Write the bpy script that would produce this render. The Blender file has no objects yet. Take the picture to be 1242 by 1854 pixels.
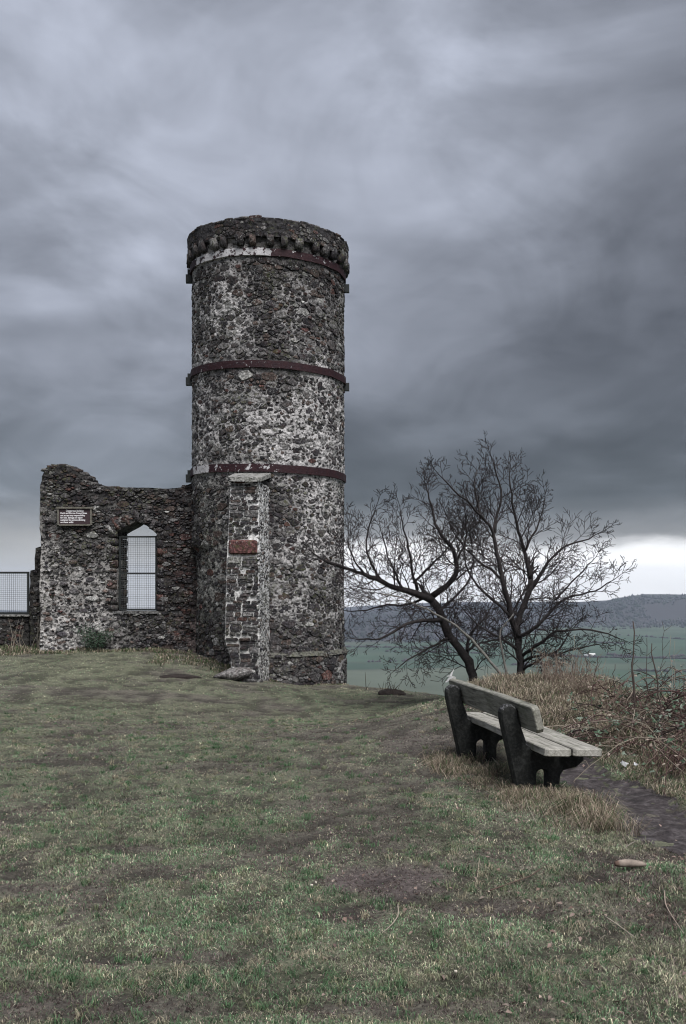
import bpy, math, random
import numpy as np
from mathutils import Vector, Matrix
from mathutils.geometry import tessellate_polygon, delaunay_2d_cdt

random.seed(7); RNG = np.random.default_rng(7)
S = bpy.context.scene
COL = S.collection
R = math.radians

# ------------------------------------------------------------------ camera
# The camera stands at the world origin, level, looking along +Y; the view is framed with a vertical lens shift.
F, CX, HY = 1855.0, 621.0, 1060.0        # focal length, centre and horizon, in the photograph's pixels
cam = bpy.data.cameras.new('camera')
cam.sensor_fit = 'VERTICAL'; cam.sensor_height = 36.0; cam.lens = F/1854.0*36.0
cam.shift_y = (HY-927.0)/1854.0
cam.clip_start = 0.1; cam.clip_end = 40000
camo = bpy.data.objects.new('camera', cam); COL.objects.link(camo)
camo.location = (0, 0, 0); camo.rotation_euler = (R(90), 0, 0)
S.camera = camo

# ------------------------------------------------------------------ node helper
class NT:
    def __init__(s, tree):
        s.t = tree; s.n = tree.nodes; s.l = tree.links; s.n.clear()
    def node(s, typ, **kw):
        n = s.n.new(typ)
        for k, v in kw.items(): setattr(n, k, v)
        return n
    def inp(s, sock, v):
        if isinstance(v, bpy.types.NodeSocket): s.l.new(v, sock)
        elif v is not None:
            if sock.type == 'RGBA' and len(v) == 3: v = (*v, 1)
            sock.default_value = v
    def math(s, op, a, b=0.0, c=None, clamp=False):
        n = s.node('ShaderNodeMath', operation=op, use_clamp=clamp)
        s.inp(n.inputs[0], a); s.inp(n.inputs[1], b)
        if c is not None: s.inp(n.inputs[2], c)
        return n.outputs[0]
    def noise(s, vec, scale, detail=4, rough=.55, dist=0.0, out=0, lac=2.0):
        n = s.node('ShaderNodeTexNoise')
        s.inp(n.inputs['Vector'], vec); s.inp(n.inputs['Scale'], scale); s.inp(n.inputs['Detail'], detail)
        s.inp(n.inputs['Roughness'], rough); s.inp(n.inputs['Distortion'], dist); s.inp(n.inputs['Lacunarity'], lac)
        return n.outputs[out]
    def voro(s, vec, scale, feature='F1', out='Distance', rand=1.0):
        n = s.node('ShaderNodeTexVoronoi', feature=feature)
        s.inp(n.inputs['Vector'], vec); s.inp(n.inputs['Scale'], scale); s.inp(n.inputs['Randomness'], rand)
        return n.outputs[out]
    def ramp(s, fac, stops, interp='LINEAR'):
        n = s.node('ShaderNodeValToRGB'); n.color_ramp.interpolation = interp
        e = n.color_ramp.elements
        while len(e) < len(stops): e.new(0.5)
        for el, (p, c) in zip(e, stops):
            el.position = p; el.color = (c, c, c, 1) if isinstance(c, (int, float)) else (*c, 1)
        s.inp(n.inputs[0], fac)
        return n.outputs[0]
    def mix(s, fac, a, b, typ='MIX'):
        n = s.node('ShaderNodeMix', data_type='RGBA', blend_type=typ)
        s.inp(n.inputs[0], fac); s.inp(n.inputs[6], a); s.inp(n.inputs[7], b)
        return n.outputs[2]
    def smooth(s, v, a, b, o0=0.0, o1=1.0):
        n = s.node('ShaderNodeMapRange', interpolation_type='SMOOTHSTEP')
        s.inp(n.inputs[0], v); s.inp(n.inputs[1], a); s.inp(n.inputs[2], b); s.inp(n.inputs[3], o0); s.inp(n.inputs[4], o1)
        return n.outputs[0]
    def comb(s, x, y, z):
        n = s.node('ShaderNodeCombineXYZ'); s.inp(n.inputs[0], x); s.inp(n.inputs[1], y); s.inp(n.inputs[2], z); return n.outputs[0]
    def attr(s, name, out='Color'):
        n = s.node('ShaderNodeAttribute', attribute_name=name); return n.outputs[out]

# ------------------------------------------------------------------ world: storm cloud
W = bpy.data.worlds.new('World'); S.world = W; W.use_nodes = True
w = NT(W.node_tree)
tc = w.node('ShaderNodeTexCoord')
sep = w.node('ShaderNodeSeparateXYZ'); w.l.new(tc.outputs['Generated'], sep.inputs[0])
X, Y, Z = sep.outputs
Zp = w.math('MAXIMUM', Z, 0.0)
den = w.math('ADD', Zp, 0.27)
px = w.math('DIVIDE', X, den); py = w.math('DIVIDE', Y, den)
P = w.comb(px, py, 0.0)
n1 = w.noise(w.comb(w.math('ADD', w.math('MULTIPLY', px, 1.0), w.math('MULTIPLY', py, .35)), w.math('MULTIPLY', py, 1.25), 1.3), 0.95, 4, .5, .5)              # large billows
n2 = w.noise(w.comb(w.math('MULTIPLY', px, 1.0), w.math('MULTIPLY', py, .8), 3.7), 3.0, 6, .56, .7)   # smaller folds
n3 = w.noise(w.comb(X, Y, w.math('MULTIPLY', Z, 2.2)), 3.4, 5, .55, .4)
# ragged lower edge of the deck, higher to the left of the view
edge = w.math('ADD', Zp, w.math('MULTIPLY', w.math('SUBTRACT', w.noise(w.comb(w.math('MULTIPLY', X, 5.0), w.math('MULTIPLY', Y, 5.0), w.math('MULTIPLY', Z, 22.0)), 1.6, 5, .6, .4), .5), .030))
edge = w.math('SUBTRACT', edge, w.math('MULTIPLY', w.smooth(X, -.36, .36), -.004))
base = w.ramp(edge, [(0.0, 1.0), (.026, 1.15), (.038, 1.0), (.052, .20), (.080, .092), (.13, .10), (.19, .155), (.27, .225), (.36, .29), (.46, .27), (.7, .2), (1., .22)])
left = w.ramp(edge, [(0.0, .50), (.03, .40), (.06, .22), (.085, .175), (.13, .165), (.19, .23), (.27, .28), (.36, .33), (.46, .27), (.7, .2), (1., .22)])
lf = w.smooth(X, -.02, -.2)
basec = w.mix(lf, base, left)
m1 = w.smooth(n1, .34, .66, .70, 1.36)
m2 = w.smooth(n2, .30, .70, .78, 1.24)
m3 = w.smooth(n3, .32, .68, .78, 1.24)
deck = w.smooth(edge, .04, .09)
mm = w.math('MULTIPLY', w.math('MULTIPLY', m1, m2), m3)
mm = w.math('ADD', w.math('MULTIPLY', mm, deck), w.math('SUBTRACT', 1.0, deck))
rd = w.math('MULTIPLY', w.smooth(X, .10, .36), w.smooth(Zp, .10, .3))
mm = w.math('MULTIPLY', mm, w.math('SUBTRACT', 1.0, w.math('MULTIPLY', rd, .40)))
tint = w.ramp(edge, [(0.0, (1.0, .99, 1.0)), (.045, (1.0, 1.0, 1.02)), (.09, (.80, .89, 1.05)), (.2, (.86, .925, 1.10)), (1., (.86, .93, 1.11))])
colr = w.mix(1.0, tint, basec, 'MULTIPLY')
vm = w.node('ShaderNodeVectorMath', operation='SCALE'); w.l.new(colr, vm.inputs[0]); w.l.new(mm, vm.inputs['Scale'])
cloud = w.node('ShaderNodeBackground'); w.l.new(vm.outputs[0], cloud.inputs[0]); cloud.inputs[1].default_value = 0.365
sky = w.node('ShaderNodeTexSky', sky_type='NISHITA'); sky.sun_disc = False
SUN_EL, SUN_AZ = R(54), R(158)       # azimuth clockwise from +Y: behind the camera, to its right
sky.sun_elevation = SUN_EL; sky.sun_rotation = SUN_AZ
clear = w.node('ShaderNodeBackground'); w.l.new(sky.outputs[0], clear.inputs[0]); clear.inputs[1].default_value = 0.05
mixs = w.node('ShaderNodeMixShader'); mixs.inputs[0].default_value = 0.03
w.l.new(cloud.outputs[0], mixs.inputs[1]); w.l.new(clear.outputs[0], mixs.inputs[2])
wo = w.node('ShaderNodeOutputWorld'); w.l.new(mixs.outputs[0], wo.inputs[0])

sun = bpy.data.lights.new('sun', 'SUN'); sun.energy = 1.5; sun.angle = R(38); sun.color = (1.0, .975, .95)
suno = bpy.data.objects.new('sun', sun); COL.objects.link(suno)
sd = Vector((math.sin(SUN_AZ)*math.cos(SUN_EL), math.cos(SUN_AZ)*math.cos(SUN_EL), math.sin(SUN_EL)))
suno.rotation_euler = sd.to_track_quat('Z', 'Y').to_euler(); suno.location = (5, -10, 20)

S.view_settings.view_transform = 'Standard'; S.view_settings.look = 'None'
S.view_settings.exposure = 1.72; S.view_settings.gamma = 1.0; S.view_settings.use_curve_mapping = False
S.render.engine = 'CYCLES'
S.cycles.pixel_filter_type = 'BLACKMAN_HARRIS'; S.cycles.filter_width = 1.1
S.cycles.max_bounces = 5; S.cycles.diffuse_bounces = 3; S.cycles.volume_bounces = 1; S.cycles.transparent_max_bounces = 8

# ------------------------------------------------------------------ helpers
def at(x, y, Yd):                       # a point of the place from where it shows and how far away it stands
    return Vector(((x-CX)/F*Yd, Yd, -(y-HY)/F*Yd))

_tabs = {}
def vnoise(x, y, seed=0):
    if seed not in _tabs: _tabs[seed] = np.random.default_rng(100+seed).random((256, 256))
    t = _tabs[seed]
    x = np.asarray(x, float); y = np.asarray(y, float)
    xi = np.floor(x).astype(int); yi = np.floor(y).astype(int); fx = x-xi; fy = y-yi
    fx = fx*fx*(3-2*fx); fy = fy*fy*(3-2*fy)
    a = t[xi & 255, yi & 255]; b = t[(xi+1) & 255, yi & 255]; c = t[xi & 255, (yi+1) & 255]; d = t[(xi+1) & 255, (yi+1) & 255]
    return (a*(1-fx)+b*fx)*(1-fy)+(c*(1-fx)+d*fx)*fy
def fbm(x, y, seed=0, octs=4, g=.5):
    s = 0; a = 1; tot = 0
    for k in range(octs):
        s = s+a*vnoise(np.asarray(x)*2**k+17.3*k, np.asarray(y)*2**k-9.1*k, seed+k); tot += a; a *= g
    return s/tot
def sstep(v, a, b):
    t = np.clip((np.asarray(v, float)-a)/(b-a), 0, 1); return t*t*(3-2*t)

def tag(o, label=None, cat=None, group=None, kind=None):
    if label: o['label'] = label
    if cat: o['category'] = cat
    if group: o['group'] = group
    if kind: o['kind'] = kind
    return o
def empty(name, loc, label, cat, group=None):
    o = bpy.data.objects.new(name, None); COL.objects.link(o); o.location = loc; o.empty_display_size = .3
    return tag(o, label, cat, group)
def link(name, me, parent=None, loc=None):
    o = bpy.data.objects.new(name, me); COL.objects.link(o)
    if parent is not None: o.parent = parent
    if loc is not None: o.location = loc
    return o

class MB:
    def __init__(s): s.v = []; s.f = []; s.c = []; s.sm = True
    def add(s, vs, fs, col=(.5, .5, .5)):
        b = len(s.v); s.v.extend([tuple(q) for q in vs]); s.f.extend([tuple(i+b for i in f) for f in fs])
        if len(col) and isinstance(col[0], (tuple, list, np.ndarray)): s.c.extend([tuple(q) for q in col])
        else: s.c.extend([tuple(col)]*len(vs))
    def box(s, c, size, rot=None, col=(.5, .5, .5), bev=0.0):
        x, y, z = [q/2 for q in size]
        if bev <= 0:
            vs = [Vector((i*x, j*y, k*z)) for i in (-1, 1) for j in (-1, 1) for k in (-1, 1)]
            fs = [(0, 1, 3, 2), (4, 6, 7, 5), (0, 4, 5, 1), (2, 3, 7, 6), (0, 2, 6, 4), (1, 5, 7, 3)]
        else:
            pts = [(-x+bev, -y), (x-bev, -y), (x, -y+bev), (x, y-bev), (x-bev, y), (-x+bev, y), (-x, y-bev), (-x, -y+bev)]
            vs = []
            for (zz, sc) in ((-z, 1-bev/min(x, y)), (-z+bev, 1), (z-bev, 1), (z, 1-bev/min(x, y))):
                for (a, b) in pts: vs.append(Vector((a*(x-bev)/x if sc < 1 else a, b*(y-bev)/y if sc < 1 else b, zz)))
            fs = [tuple(range(7, -1, -1)), tuple(range(24, 32))]
            for r in range(3):
                for i in range(8): fs.append((r*8+i, r*8+(i+1) % 8, r*8+8+(i+1) % 8, r*8+8+i))
        if rot is not None: vs = [rot @ q for q in vs]
        c = Vector(c); s.add([c+q for q in vs], fs, col)
    def tube(s, pts, rad, n=5, col=(.5, .5, .5), cap=True):
        m = len(pts); pts = [Vector(p) for p in pts]
        if not hasattr(rad, '__len__'): rad = [rad]*m
        vs = []; up = None
        for i, p in enumerate(pts):
            t = (pts[min(i+1, m-1)]-pts[max(i-1, 0)])
            if t.length < 1e-9: t = Vector((0, 0, 1))
            t.normalize()
            if up is None: up = t.orthogonal().normalized()
            up = (up-t*up.dot(t))
            up = up.normalized() if up.length > 1e-6 else t.orthogonal().normalized()
            b = t.cross(up)
            for k in range(n):
                a = 2*math.pi*k/n; vs.append(p+(up*math.cos(a)+b*math.sin(a))*rad[i])
        fs = [(i*n+k, i*n+(k+1) % n, (i+1)*n+(k+1) % n, (i+1)*n+k) for i in range(m-1) for k in range(n)]
        if cap: fs += [tuple(range(n-1, -1, -1)), tuple((m-1)*n+k for k in range(n))]
        s.add(vs, fs, col)
    def mesh(s, name, mat, org=(0, 0, 0)):
        me = bpy.data.meshes.new(name)
        o = Vector(org)
        me.from_pydata([(a-o[0], b-o[1], c-o[2]) for a, b, c in s.v], [], s.f)
        if s.c:
            ca = me.color_attributes.new('tint', 'FLOAT_COLOR', 'POINT')
            arr = np.ones((len(s.v), 4), np.float32); arr[:, :3] = np.array(s.c, np.float32); ca.data.foreach_set('color', arr.ravel())
        if s.sm: me.polygons.foreach_set('use_smooth', [True]*len(me.polygons))
        me.materials.append(mat); me.update()
        return me
    def build(s, name, mat, parent=None, org=(0, 0, 0), loc=None):
        return link(name, s.mesh(name, mat, org), parent, loc)

def np_mesh(name, V, Fq, mat, col=None, smooth=True, extra=None):
    """V (n,3), Fq (m,k) with k = 3 or 4"""
    me = bpy.data.meshes.new(name); n = len(V); m, k = Fq.shape
    me.vertices.add(n); me.vertices.foreach_set('co', np.asarray(V, np.float32).ravel())
    me.loops.add(m*k); me.loops.foreach_set('vertex_index', np.asarray(Fq, np.int32).ravel())
    me.polygons.add(m); me.polygons.foreach_set('loop_start', np.arange(0, m*k, k, dtype=np.int32))
    try: me.polygons.foreach_set('loop_total', np.full(m, k, np.int32))
    except Exception: pass
    if smooth: me.polygons.foreach_set('use_smooth', np.ones(m, bool))
    me.update(calc_edges=True)
    if col is not None:
        ca = me.color_attributes.new('tint', 'FLOAT_COLOR', 'POINT'); arr = np.ones((n, 4), np.float32); arr[:, :3] = col
        ca.data.foreach_set('color', arr.ravel())
    me.materials.append(mat)
    return me

# ------------------------------------------------------------------ materials
def mat(name, fn):
    m = bpy.data.materials.new(name); m.use_nodes = True
    t = NT(m.node_tree); o = t.node('ShaderNodeOutputMaterial')
    b = t.node('ShaderNodeBsdfPrincipled'); b.inputs['Specular IOR Level'].default_value = .25
    b.inputs['Roughness'].default_value = .9
    t.l.new(b.outputs[0], o.inputs[0]); fn(t, b); return m
def bump(t, b, h, strength=.6, dist=.02):
    n = t.node('ShaderNodeBump'); t.inp(n.inputs['Height'], h); n.inputs['Strength'].default_value = strength
    n.inputs['Distance'].default_value = dist; t.l.new(n.outputs[0], b.inputs['Normal'])
def wpos(t): return t.node('ShaderNodeNewGeometry').outputs['Position']

def m_stone(t, b):
    p = wpos(t); a = t.attr('tint')
    g = t.noise(p, 26, 5, .68); g2 = t.noise(p, 9, 4, .6)
    c = t.mix(1.0, a, t.ramp(g, [(.32, .25), (.5, 1.0), (.66, 3.2)]), 'MULTIPLY')
    c = t.mix(t.smooth(g2, .45, .7, 0, .25), c, (.085, .05, .042))
    lich = t.math('MULTIPLY', t.smooth(t.noise(p, 34, 3, .6), .56, .66), t.smooth(t.noise(p, 2.1, 3, .55), .42, .62))
    c = t.mix(t.math('MULTIPLY', lich, .75), c, (.34, .35, .335))
    moss = t.math('MULTIPLY', t.smooth(t.noise(p, 14, 4, .65), .5, .66), t.smooth(t.noise(p, 1.0, 3, .5), .47, .62))
    c = t.mix(t.math('MULTIPLY', moss, .55), c, (.075, .085, .035))
    t.l.new(c, b.inputs['Base Color']); b.inputs['Roughness'].default_value = .88
    h = t.math('ADD', t.math('MULTIPLY', t.noise(p, 18, 6, .7), .7), t.math('MULTIPLY', t.voro(p, 12), .3))
    bump(t, b, h, .8, .035)
M_STONE = mat('rubble_stone', m_stone)

def m_mortar(t, b):
    p = wpos(t); a = t.attr('tint')
    g = t.noise(p, 30, 5, .7); v = t.voro(p, 13)
    c = t.mix(1.0, a, t.ramp(g, [(.3, .35), (.48, .9), (.7, 1.5)]), 'MULTIPLY')
    pit_shade = t.smooth(t.noise(p, 8.5, 6, .74), .525, .575)  # shade of black crevices, painted into the mortar colour as spots
    c = t.mix(t.math('MULTIPLY', pit_shade, .95), c, (.012, .011, .013))
    moss = t.math('MULTIPLY', t.smooth(t.noise(p, 12, 4, .65), .5, .66), t.smooth(t.noise(p, .9, 3, .5), .47, .6))
    c = t.mix(t.math('MULTIPLY', moss, .5), c, (.07, .078, .035))
    t.l.new(c, b.inputs['Base Color']); b.inputs['Roughness'].default_value = .95
    h = t.math('ADD', t.math('MULTIPLY', t.noise(p, 20, 6, .72), .8), t.math('MULTIPLY', v, .6))
    bump(t, b, h, 1.0, .05)
M_MORTAR = mat('lime_mortar', m_mortar)
def m_pale(t, b):
    p = wpos(t); a = t.attr('tint'); g = t.noise(p, 24, 5, .7)
    c = t.mix(1.0, a, t.ramp(g, [(.32, .4), (.5, 1.0), (.68, 1.5)]), 'MULTIPLY')
    c = t.mix(t.math('MULTIPLY', t.smooth(t.noise(p, 14, 5, .7), .58, .64), .9), c, (.015, .014, .016))  # sparser dark flecks: crevice shade painted into the colour
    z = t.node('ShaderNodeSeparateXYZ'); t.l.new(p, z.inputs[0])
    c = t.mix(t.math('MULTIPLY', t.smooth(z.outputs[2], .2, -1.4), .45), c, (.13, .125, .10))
    t.l.new(c, b.inputs['Base Color']); b.inputs['Roughness'].default_value = .95
    bump(t, b, t.noise(p, 22, 6, .72), .9, .04)
M_PALE = mat('pale_lime_mortar', m_pale)

def m_band(t, b):
    p = wpos(t); a = t.attr('tint')
    rust = t.mix(t.noise(p, 9, 5, .65), (.008, .007, .012), (.042, .012, .014))
    sp = t.node('ShaderNodeSeparateColor'); t.l.new(a, sp.inputs[0])
    n = t.math('ADD', t.noise(p, 8.5, 7, .72), t.math('SUBTRACT', sp.outputs[0], .5))
    c = t.mix(t.smooth(n, .545, .585), rust, t.mix(t.noise(p, 26, 4, .7), (.20, .20, .21), (.72, .71, .74)))
    t.l.new(c, b.inputs['Base Color']); b.inputs['Roughness'].default_value = .7
    bump(t, b, t.noise(p, 22, 4, .6), .6, .02)
M_BAND = mat('painted_iron', m_band)

def m_dark_iron(t, b):
    p = wpos(t)
    t.l.new(t.mix(t.noise(p, 30, 4), (.010, .013, .014), (.032, .036, .036)), b.inputs['Base Color']); b.inputs['Roughness'].default_value = .6
M_IRON = mat('dark_iron', m_dark_iron)
def m_wire(t, b):
    b.inputs['Base Color'].default_value = (.08, .085, .09, 1); b.inputs['Metallic'].default_value = .3; b.inputs['Roughness'].default_value = .55
M_WIRE = mat('galvanised_wire', m_wire)

def m_wood(t, b):
    tcn = t.node('ShaderNodeTexCoord').outputs['Object']; mp = t.node('ShaderNodeMapping'); t.l.new(tcn, mp.inputs[0]); mp.inputs['Scale'].default_value = (14, 1.2, 14)
    v = mp.outputs[0]; a = t.attr('tint')
    g = t.noise(v, 3.0, 6, .68, .6); g2 = t.noise(tcn, 7, 4, .6)
    c = t.ramp(g, [(.3, (.055, .052, .05)), (.47, (.20, .195, .18)), (.75, (.36, .355, .335))])
    c = t.mix(t.smooth(g2, .5, .7, 0, .55), c, (.09, .10, .07))
    c = t.mix(1.0, c, a, 'MULTIPLY')
    t.l.new(c, b.inputs['Base Color']); b.inputs['Roughness'].default_value = .8
    bump(t, b, g, .7, .006)
M_WOOD = mat('weathered_plank', m_wood)
def m_frame(t, b):
    p = wpos(t)
    g = t.noise(p, 38, 5, .68)
    up = t.node('ShaderNodeSeparateXYZ'); t.l.new(t.node('ShaderNodeNewGeometry').outputs['Normal'], up.inputs[0])
    c = t.mix(t.smooth(g, .4, .7), (.008, .009, .009), (.030, .032, .031))
    lich = t.math('MULTIPLY', t.smooth(t.noise(p, 60, 3), .5, .62), t.smooth(up.outputs[2], .05, .8))
    c = t.mix(t.math('MULTIPLY', lich, .8), c, (.20, .20, .21))
    t.l.new(c, b.inputs['Base Color']); b.inputs['Roughness'].default_value = .75
    bump(t, b, g, .5, .01)
M_FRAME = mat('dark_cast_concrete', m_frame)

def m_vcol(name, rough=.9, transl=0.0, var=0.0, spec=.15):
    m = bpy.data.materials.new(name); m.use_nodes = True; t = NT(m.node_tree)
    o = t.node('ShaderNodeOutputMaterial'); b = t.node('ShaderNodeBsdfPrincipled'); b.inputs['Roughness'].default_value = rough
    b.inputs['Specular IOR Level'].default_value = spec
    a = t.attr('tint')
    if var: a = t.mix(1.0, a, t.ramp(t.noise(wpos(t), 22, 4, .65), [(.3, 1-var), (.7, 1+var)]), 'MULTIPLY')
    t.l.new(a, b.inputs['Base Color']); out = b.outputs[0]
    if transl:
        d = t.node('ShaderNodeBsdfTranslucent'); t.l.new(a, d.inputs[0]); x = t.node('ShaderNodeMixShader'); x.inputs[0].default_value = transl
        t.l.new(out, x.inputs[1]); t.l.new(d.outputs[0], x.inputs[2]); out = x.outputs[0]
    t.l.new(out, o.inputs[0]); return m
M_GRASS = m_vcol('grass_blade', .85, .25)
M_LEAF = m_vcol('leaf', .5, .15, .25, .4)
M_BARK = m_vcol('bark', .92, 0, .45)
M_TWIG = m_vcol('twig', .9)
M_FAR = m_vcol('far_woodland', 1.0)
M_PLAIN = m_vcol('plain_painted', .6, 0, .1)

def m_ground(t, b):
    p = wpos(t); a = t.attr('tint')
    g = t.noise(p, 38, 5, .7); g2 = t.noise(p, 7, 4, .6)
    c = t.mix(1.0, a, t.ramp(g, [(.3, .4), (.5, .95), (.72, 1.6)]), 'MULTIPLY')
    c = t.mix(t.smooth(g2, .52, .66, 0, .65), c, (.045, .037, .036))
    t.l.new(c, b.inputs['Base Color']); b.inputs['Roughness'].default_value = .92
    bump(t, b, t.math('ADD', g, t.math('MULTIPLY', g2, 1.5)), .9, .03)
M_GROUND = mat('turf_soil', m_ground)
def m_mud(t, b):
    p = wpos(t)
    g = t.noise(p, 30, 6, .7); g2 = t.noise(p, 9, 6, .72); g3 = t.noise(p, 90, 3, .6)
    c = t.ramp(g2, [(.34, (.022, .018, .020)), (.5, (.055, .046, .049)), (.68, (.135, .12, .125))])
    c = t.mix(1.0, c, t.ramp(g, [(.3, .5), (.7, 1.5)]), 'MULTIPLY')
    c = t.mix(t.smooth(g3, .66, .72, 0, .7), c, (.22, .19, .18))
    t.l.new(c, b.inputs['Base Color']); t.inp(b.inputs['Roughness'], t.smooth(g2, .4, .7, .85, .6)); b.inputs['Specular IOR Level'].default_value = .4
    bump(t, b, t.math('ADD', g, t.math('MULTIPLY', g2, 2)), .9, .03)
M_MUD = mat('trodden_mud', m_mud)

# ------------------------------------------------------------------ terrain of the hilltop
ctrl = np.array([(0,-6,-1.62),(0,0,-1.6),(-3,3,-1.58),(3,3,-1.62),(0,5,-1.6),(0,8,-1.62),(1.5,8,-1.59),(1.2,9.6,-1.60),(2.3,7.6,-1.63),(3.2,7.5,-1.60),
 (2.2,9.2,-1.60),(2.3,12.2,-1.28),(2.9,11.2,-1.34),(1.9,13.6,-1.36),(0,13,-1.76),(1.2,15,-1.88),(0.3,20,-2.0),(1.2,19.8,-2.02),(-.6,19.8,-1.98),(-1.0,20.1,-1.96),(-1.5,18.4,-1.80),(-2.4,18.8,-1.66),
 (-3,17,-1.76),(-2.6,20,-1.55),(-3,21.5,-1.42),(-5,21.6,-1.39),(-6.5,21.7,-1.41),(-8,21.7,-1.52),(-6,15,-1.72),(-3,12,-1.72),(-5,8,-1.62),(-10,10,-1.65),(6,6,-1.72),(5,10,-1.65),
 (10,3,-1.8),(-12,24,-1.6),(0,24,-2.1),(-4,24,-1.5),(-14,0,-1.6),(14,-6,-1.9),(-14,14,-1.7)], float)
def _U(r): return np.where(r > 0, r*r*np.log(np.maximum(r, 1e-9)), 0)
_n = len(ctrl); _K = _U(np.hypot(ctrl[:, None, 0]-ctrl[None, :, 0], ctrl[:, None, 1]-ctrl[None, :, 1]))+np.eye(_n)*.03
_Pm = np.c_[np.ones(_n), ctrl[:, :2]]; _A = np.zeros((_n+3, _n+3)); _A[:_n, :_n] = _K; _A[:_n, _n:] = _Pm; _A[_n:, :_n] = _Pm.T
_w = np.linalg.solve(_A, np.r_[ctrl[:, 2], 0, 0, 0])
CREST = [(-60, 30), (-12, 26), (-8, 25), (-4.5, 24.8), (-1.6, 24), (.1, 21.2), (.5, 20.4), (1.2, 20.1), (1.9, 19.2), (2.25, 16.5), (2.7, 14.3), (3.4, 13.0), (4.6, 12.0), (7, 10.5), (12, 8), (22, 0), (60, -60)]
CREST = np.array(CREST, float)
def crest_dist(x, y):
    """positive beyond the crest"""
    best = np.full(np.shape(x), 1e9); sgn = np.zeros(np.shape(x))
    for (a, b) in zip(CREST[:-1], CREST[1:]):
        d = b-a; L = (d**2).sum(); t = np.clip(((x-a[0])*d[0]+(y-a[1])*d[1])/L, 0, 1)
        qx = x-(a[0]+t*d[0]); qy = y-(a[1]+t*d[1]); r = np.hypot(qx, qy)
        side = d[0]*qy-d[1]*qx
        m = r < best; best = np.where(m, r, best); sgn = np.where(m, np.sign(side), sgn)
    return best*sgn
def gz(x, y, micro=True):
    x = np.asarray(x, float); y = np.asarray(y, float)
    xc = np.clip(x, -14, 12); yc = np.clip(y, -6, 24.5)
    z = _w[_n]+_w[_n+1]*xc+_w[_n+2]*yc
    for i in range(_n): z = z+_w[i]*_U(np.hypot(xc-ctrl[i, 0], yc-ctrl[i, 1]))
    d = crest_dist(x, y)
    dd = np.maximum(d+.25, 0); z = np.maximum(z-1.0*dd*dd/(dd+1.6), -156.0)
    if micro:
        z = z+(fbm(x*1.1, y*1.1, 3, 4)-.5)*.10+(fbm(x*5, y*5, 9, 3, .6)-.5)*.06
    return z
def gz1(x, y): return float(gz(np.array([x]), np.array([y]))[0])

PATHC = np.array([(2.02, 10.2, .10), (2.13, 9.4, .17), (2.14, 8.7, .24), (2.14, 7.9, .34), (2.20, 7.2, .42), (2.36, 6.6, .46), (2.9, 5.9, .5), (3.9, 5.3, .5), (6, 4.6, .5), (10, 3.2, .5)])
def path_d(x, y):
    """distance outside the path's edge (negative inside)"""
    best = np.full(np.shape(x), 1e9)
    for a, b in zip(PATHC[:-1], PATHC[1:]):
        d = b[:2]-a[:2]; t = np.clip(((x-a[0])*d[0]+(y-a[1])*d[1])/(d**2).sum(), 0, 1)
        r = np.hypot(x-(a[0]+t*d[0]), y-(a[1]+t*d[1]))-(a[2]+t*(b[2]-a[2])); best = np.minimum(best, r)
    return best+(fbm(np.asarray(x)*3.2, np.asarray(y)*3.2, 21, 3)-.5)*.34

# colour of the turf: where it is green, where it is worn to brown
def worn(x, y):
    n = fbm(np.asarray(x)*1.3, np.asarray(y)*.8, 31, 5, .72)
    v = .62*sstep(n, .45, .70)
    # the worn patches of the lawn
    for (cx, cy, rx, ry, s) in [(.28, 5.55, .45, .42, 1.0), (.75, 5.05, .5, .2, .8), (.05, 5.05, .3, .2, .6), (-.9, 9.2, 1.6, .5, .45), (.2, 11.5, 1.6, .9, .6), (.9, 10.2, .8, 1.4, .75), (-.1, 7.4, .5, .25, .6), (-1.6, 5.4, .6, .15, .7), (-1.3, 6.3, .3, .12, .7), (.7, 8.2, .7, .3, .6), (-2.6, 9.6, .8, .25, .6), (-.8, 4.4, .5, .12, .6), (-1.2, 3.85, .9, .22, .75), (.3, 3.8, .7, .12, .6), (-2.2, 7.3, .5, .2, .6), (-.3, 13.5, 1.5, .5, .5), (-3.5, 16.5, 2.5, .6, .6), (-3, 7, 1.2, 1, .3), (1.9, 6.0, .8, .35, .7), (1.5, 5.6, .5, .25, .7), (-2.5, 13, 2, .7, .35)]:
        r = np.hypot((x-cx)/rx, (y-cy)/ry)+(fbm(np.asarray(x)*4, np.asarray(y)*4, 41, 3)-.5)*1.1
        v = np.maximum(v, s*(1-sstep(r, .45, 1.1)))
    return v
def turf_cols(x, y, n):
    wv = worn(x, y)
    g = fbm(x*2.3, y*2.3, 51, 3); r = RNG.random(n)
    green = np.array([.135, .225, .128]); olive = np.array([.27, .295, .20]); straw = np.array([.50, .455, .34]); brown = np.array([.16, .128, .115]); purp = np.array([.195, .16, .155])
    lf_ = fbm(x*.5+9, y*.35, 57, 3); k = g+.45*(r-.5)+.9*(lf_-.5)
    c = np.where((k > .50)[:, None], green, olive)
    c = np.where((r < .13+.18*wv)[:, None], straw, c)
    r2 = RNG.random(n)
    c = np.where((r2 < .22+.62*wv)[:, None], np.where((RNG.random(n) < .5)[:, None], brown, purp), c)
    mott = sstep(fbm(x*15, y*15, 53, 4, .7), .34, .66)*.45+sstep(fbm(x*2.4, y*1.5, 58, 5, .7), .36, .64)*.55
    return c*(.42+1.1*RNG.random(n)**1.3)[:, None]*(.50+1.5*mott)[:, None]

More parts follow.
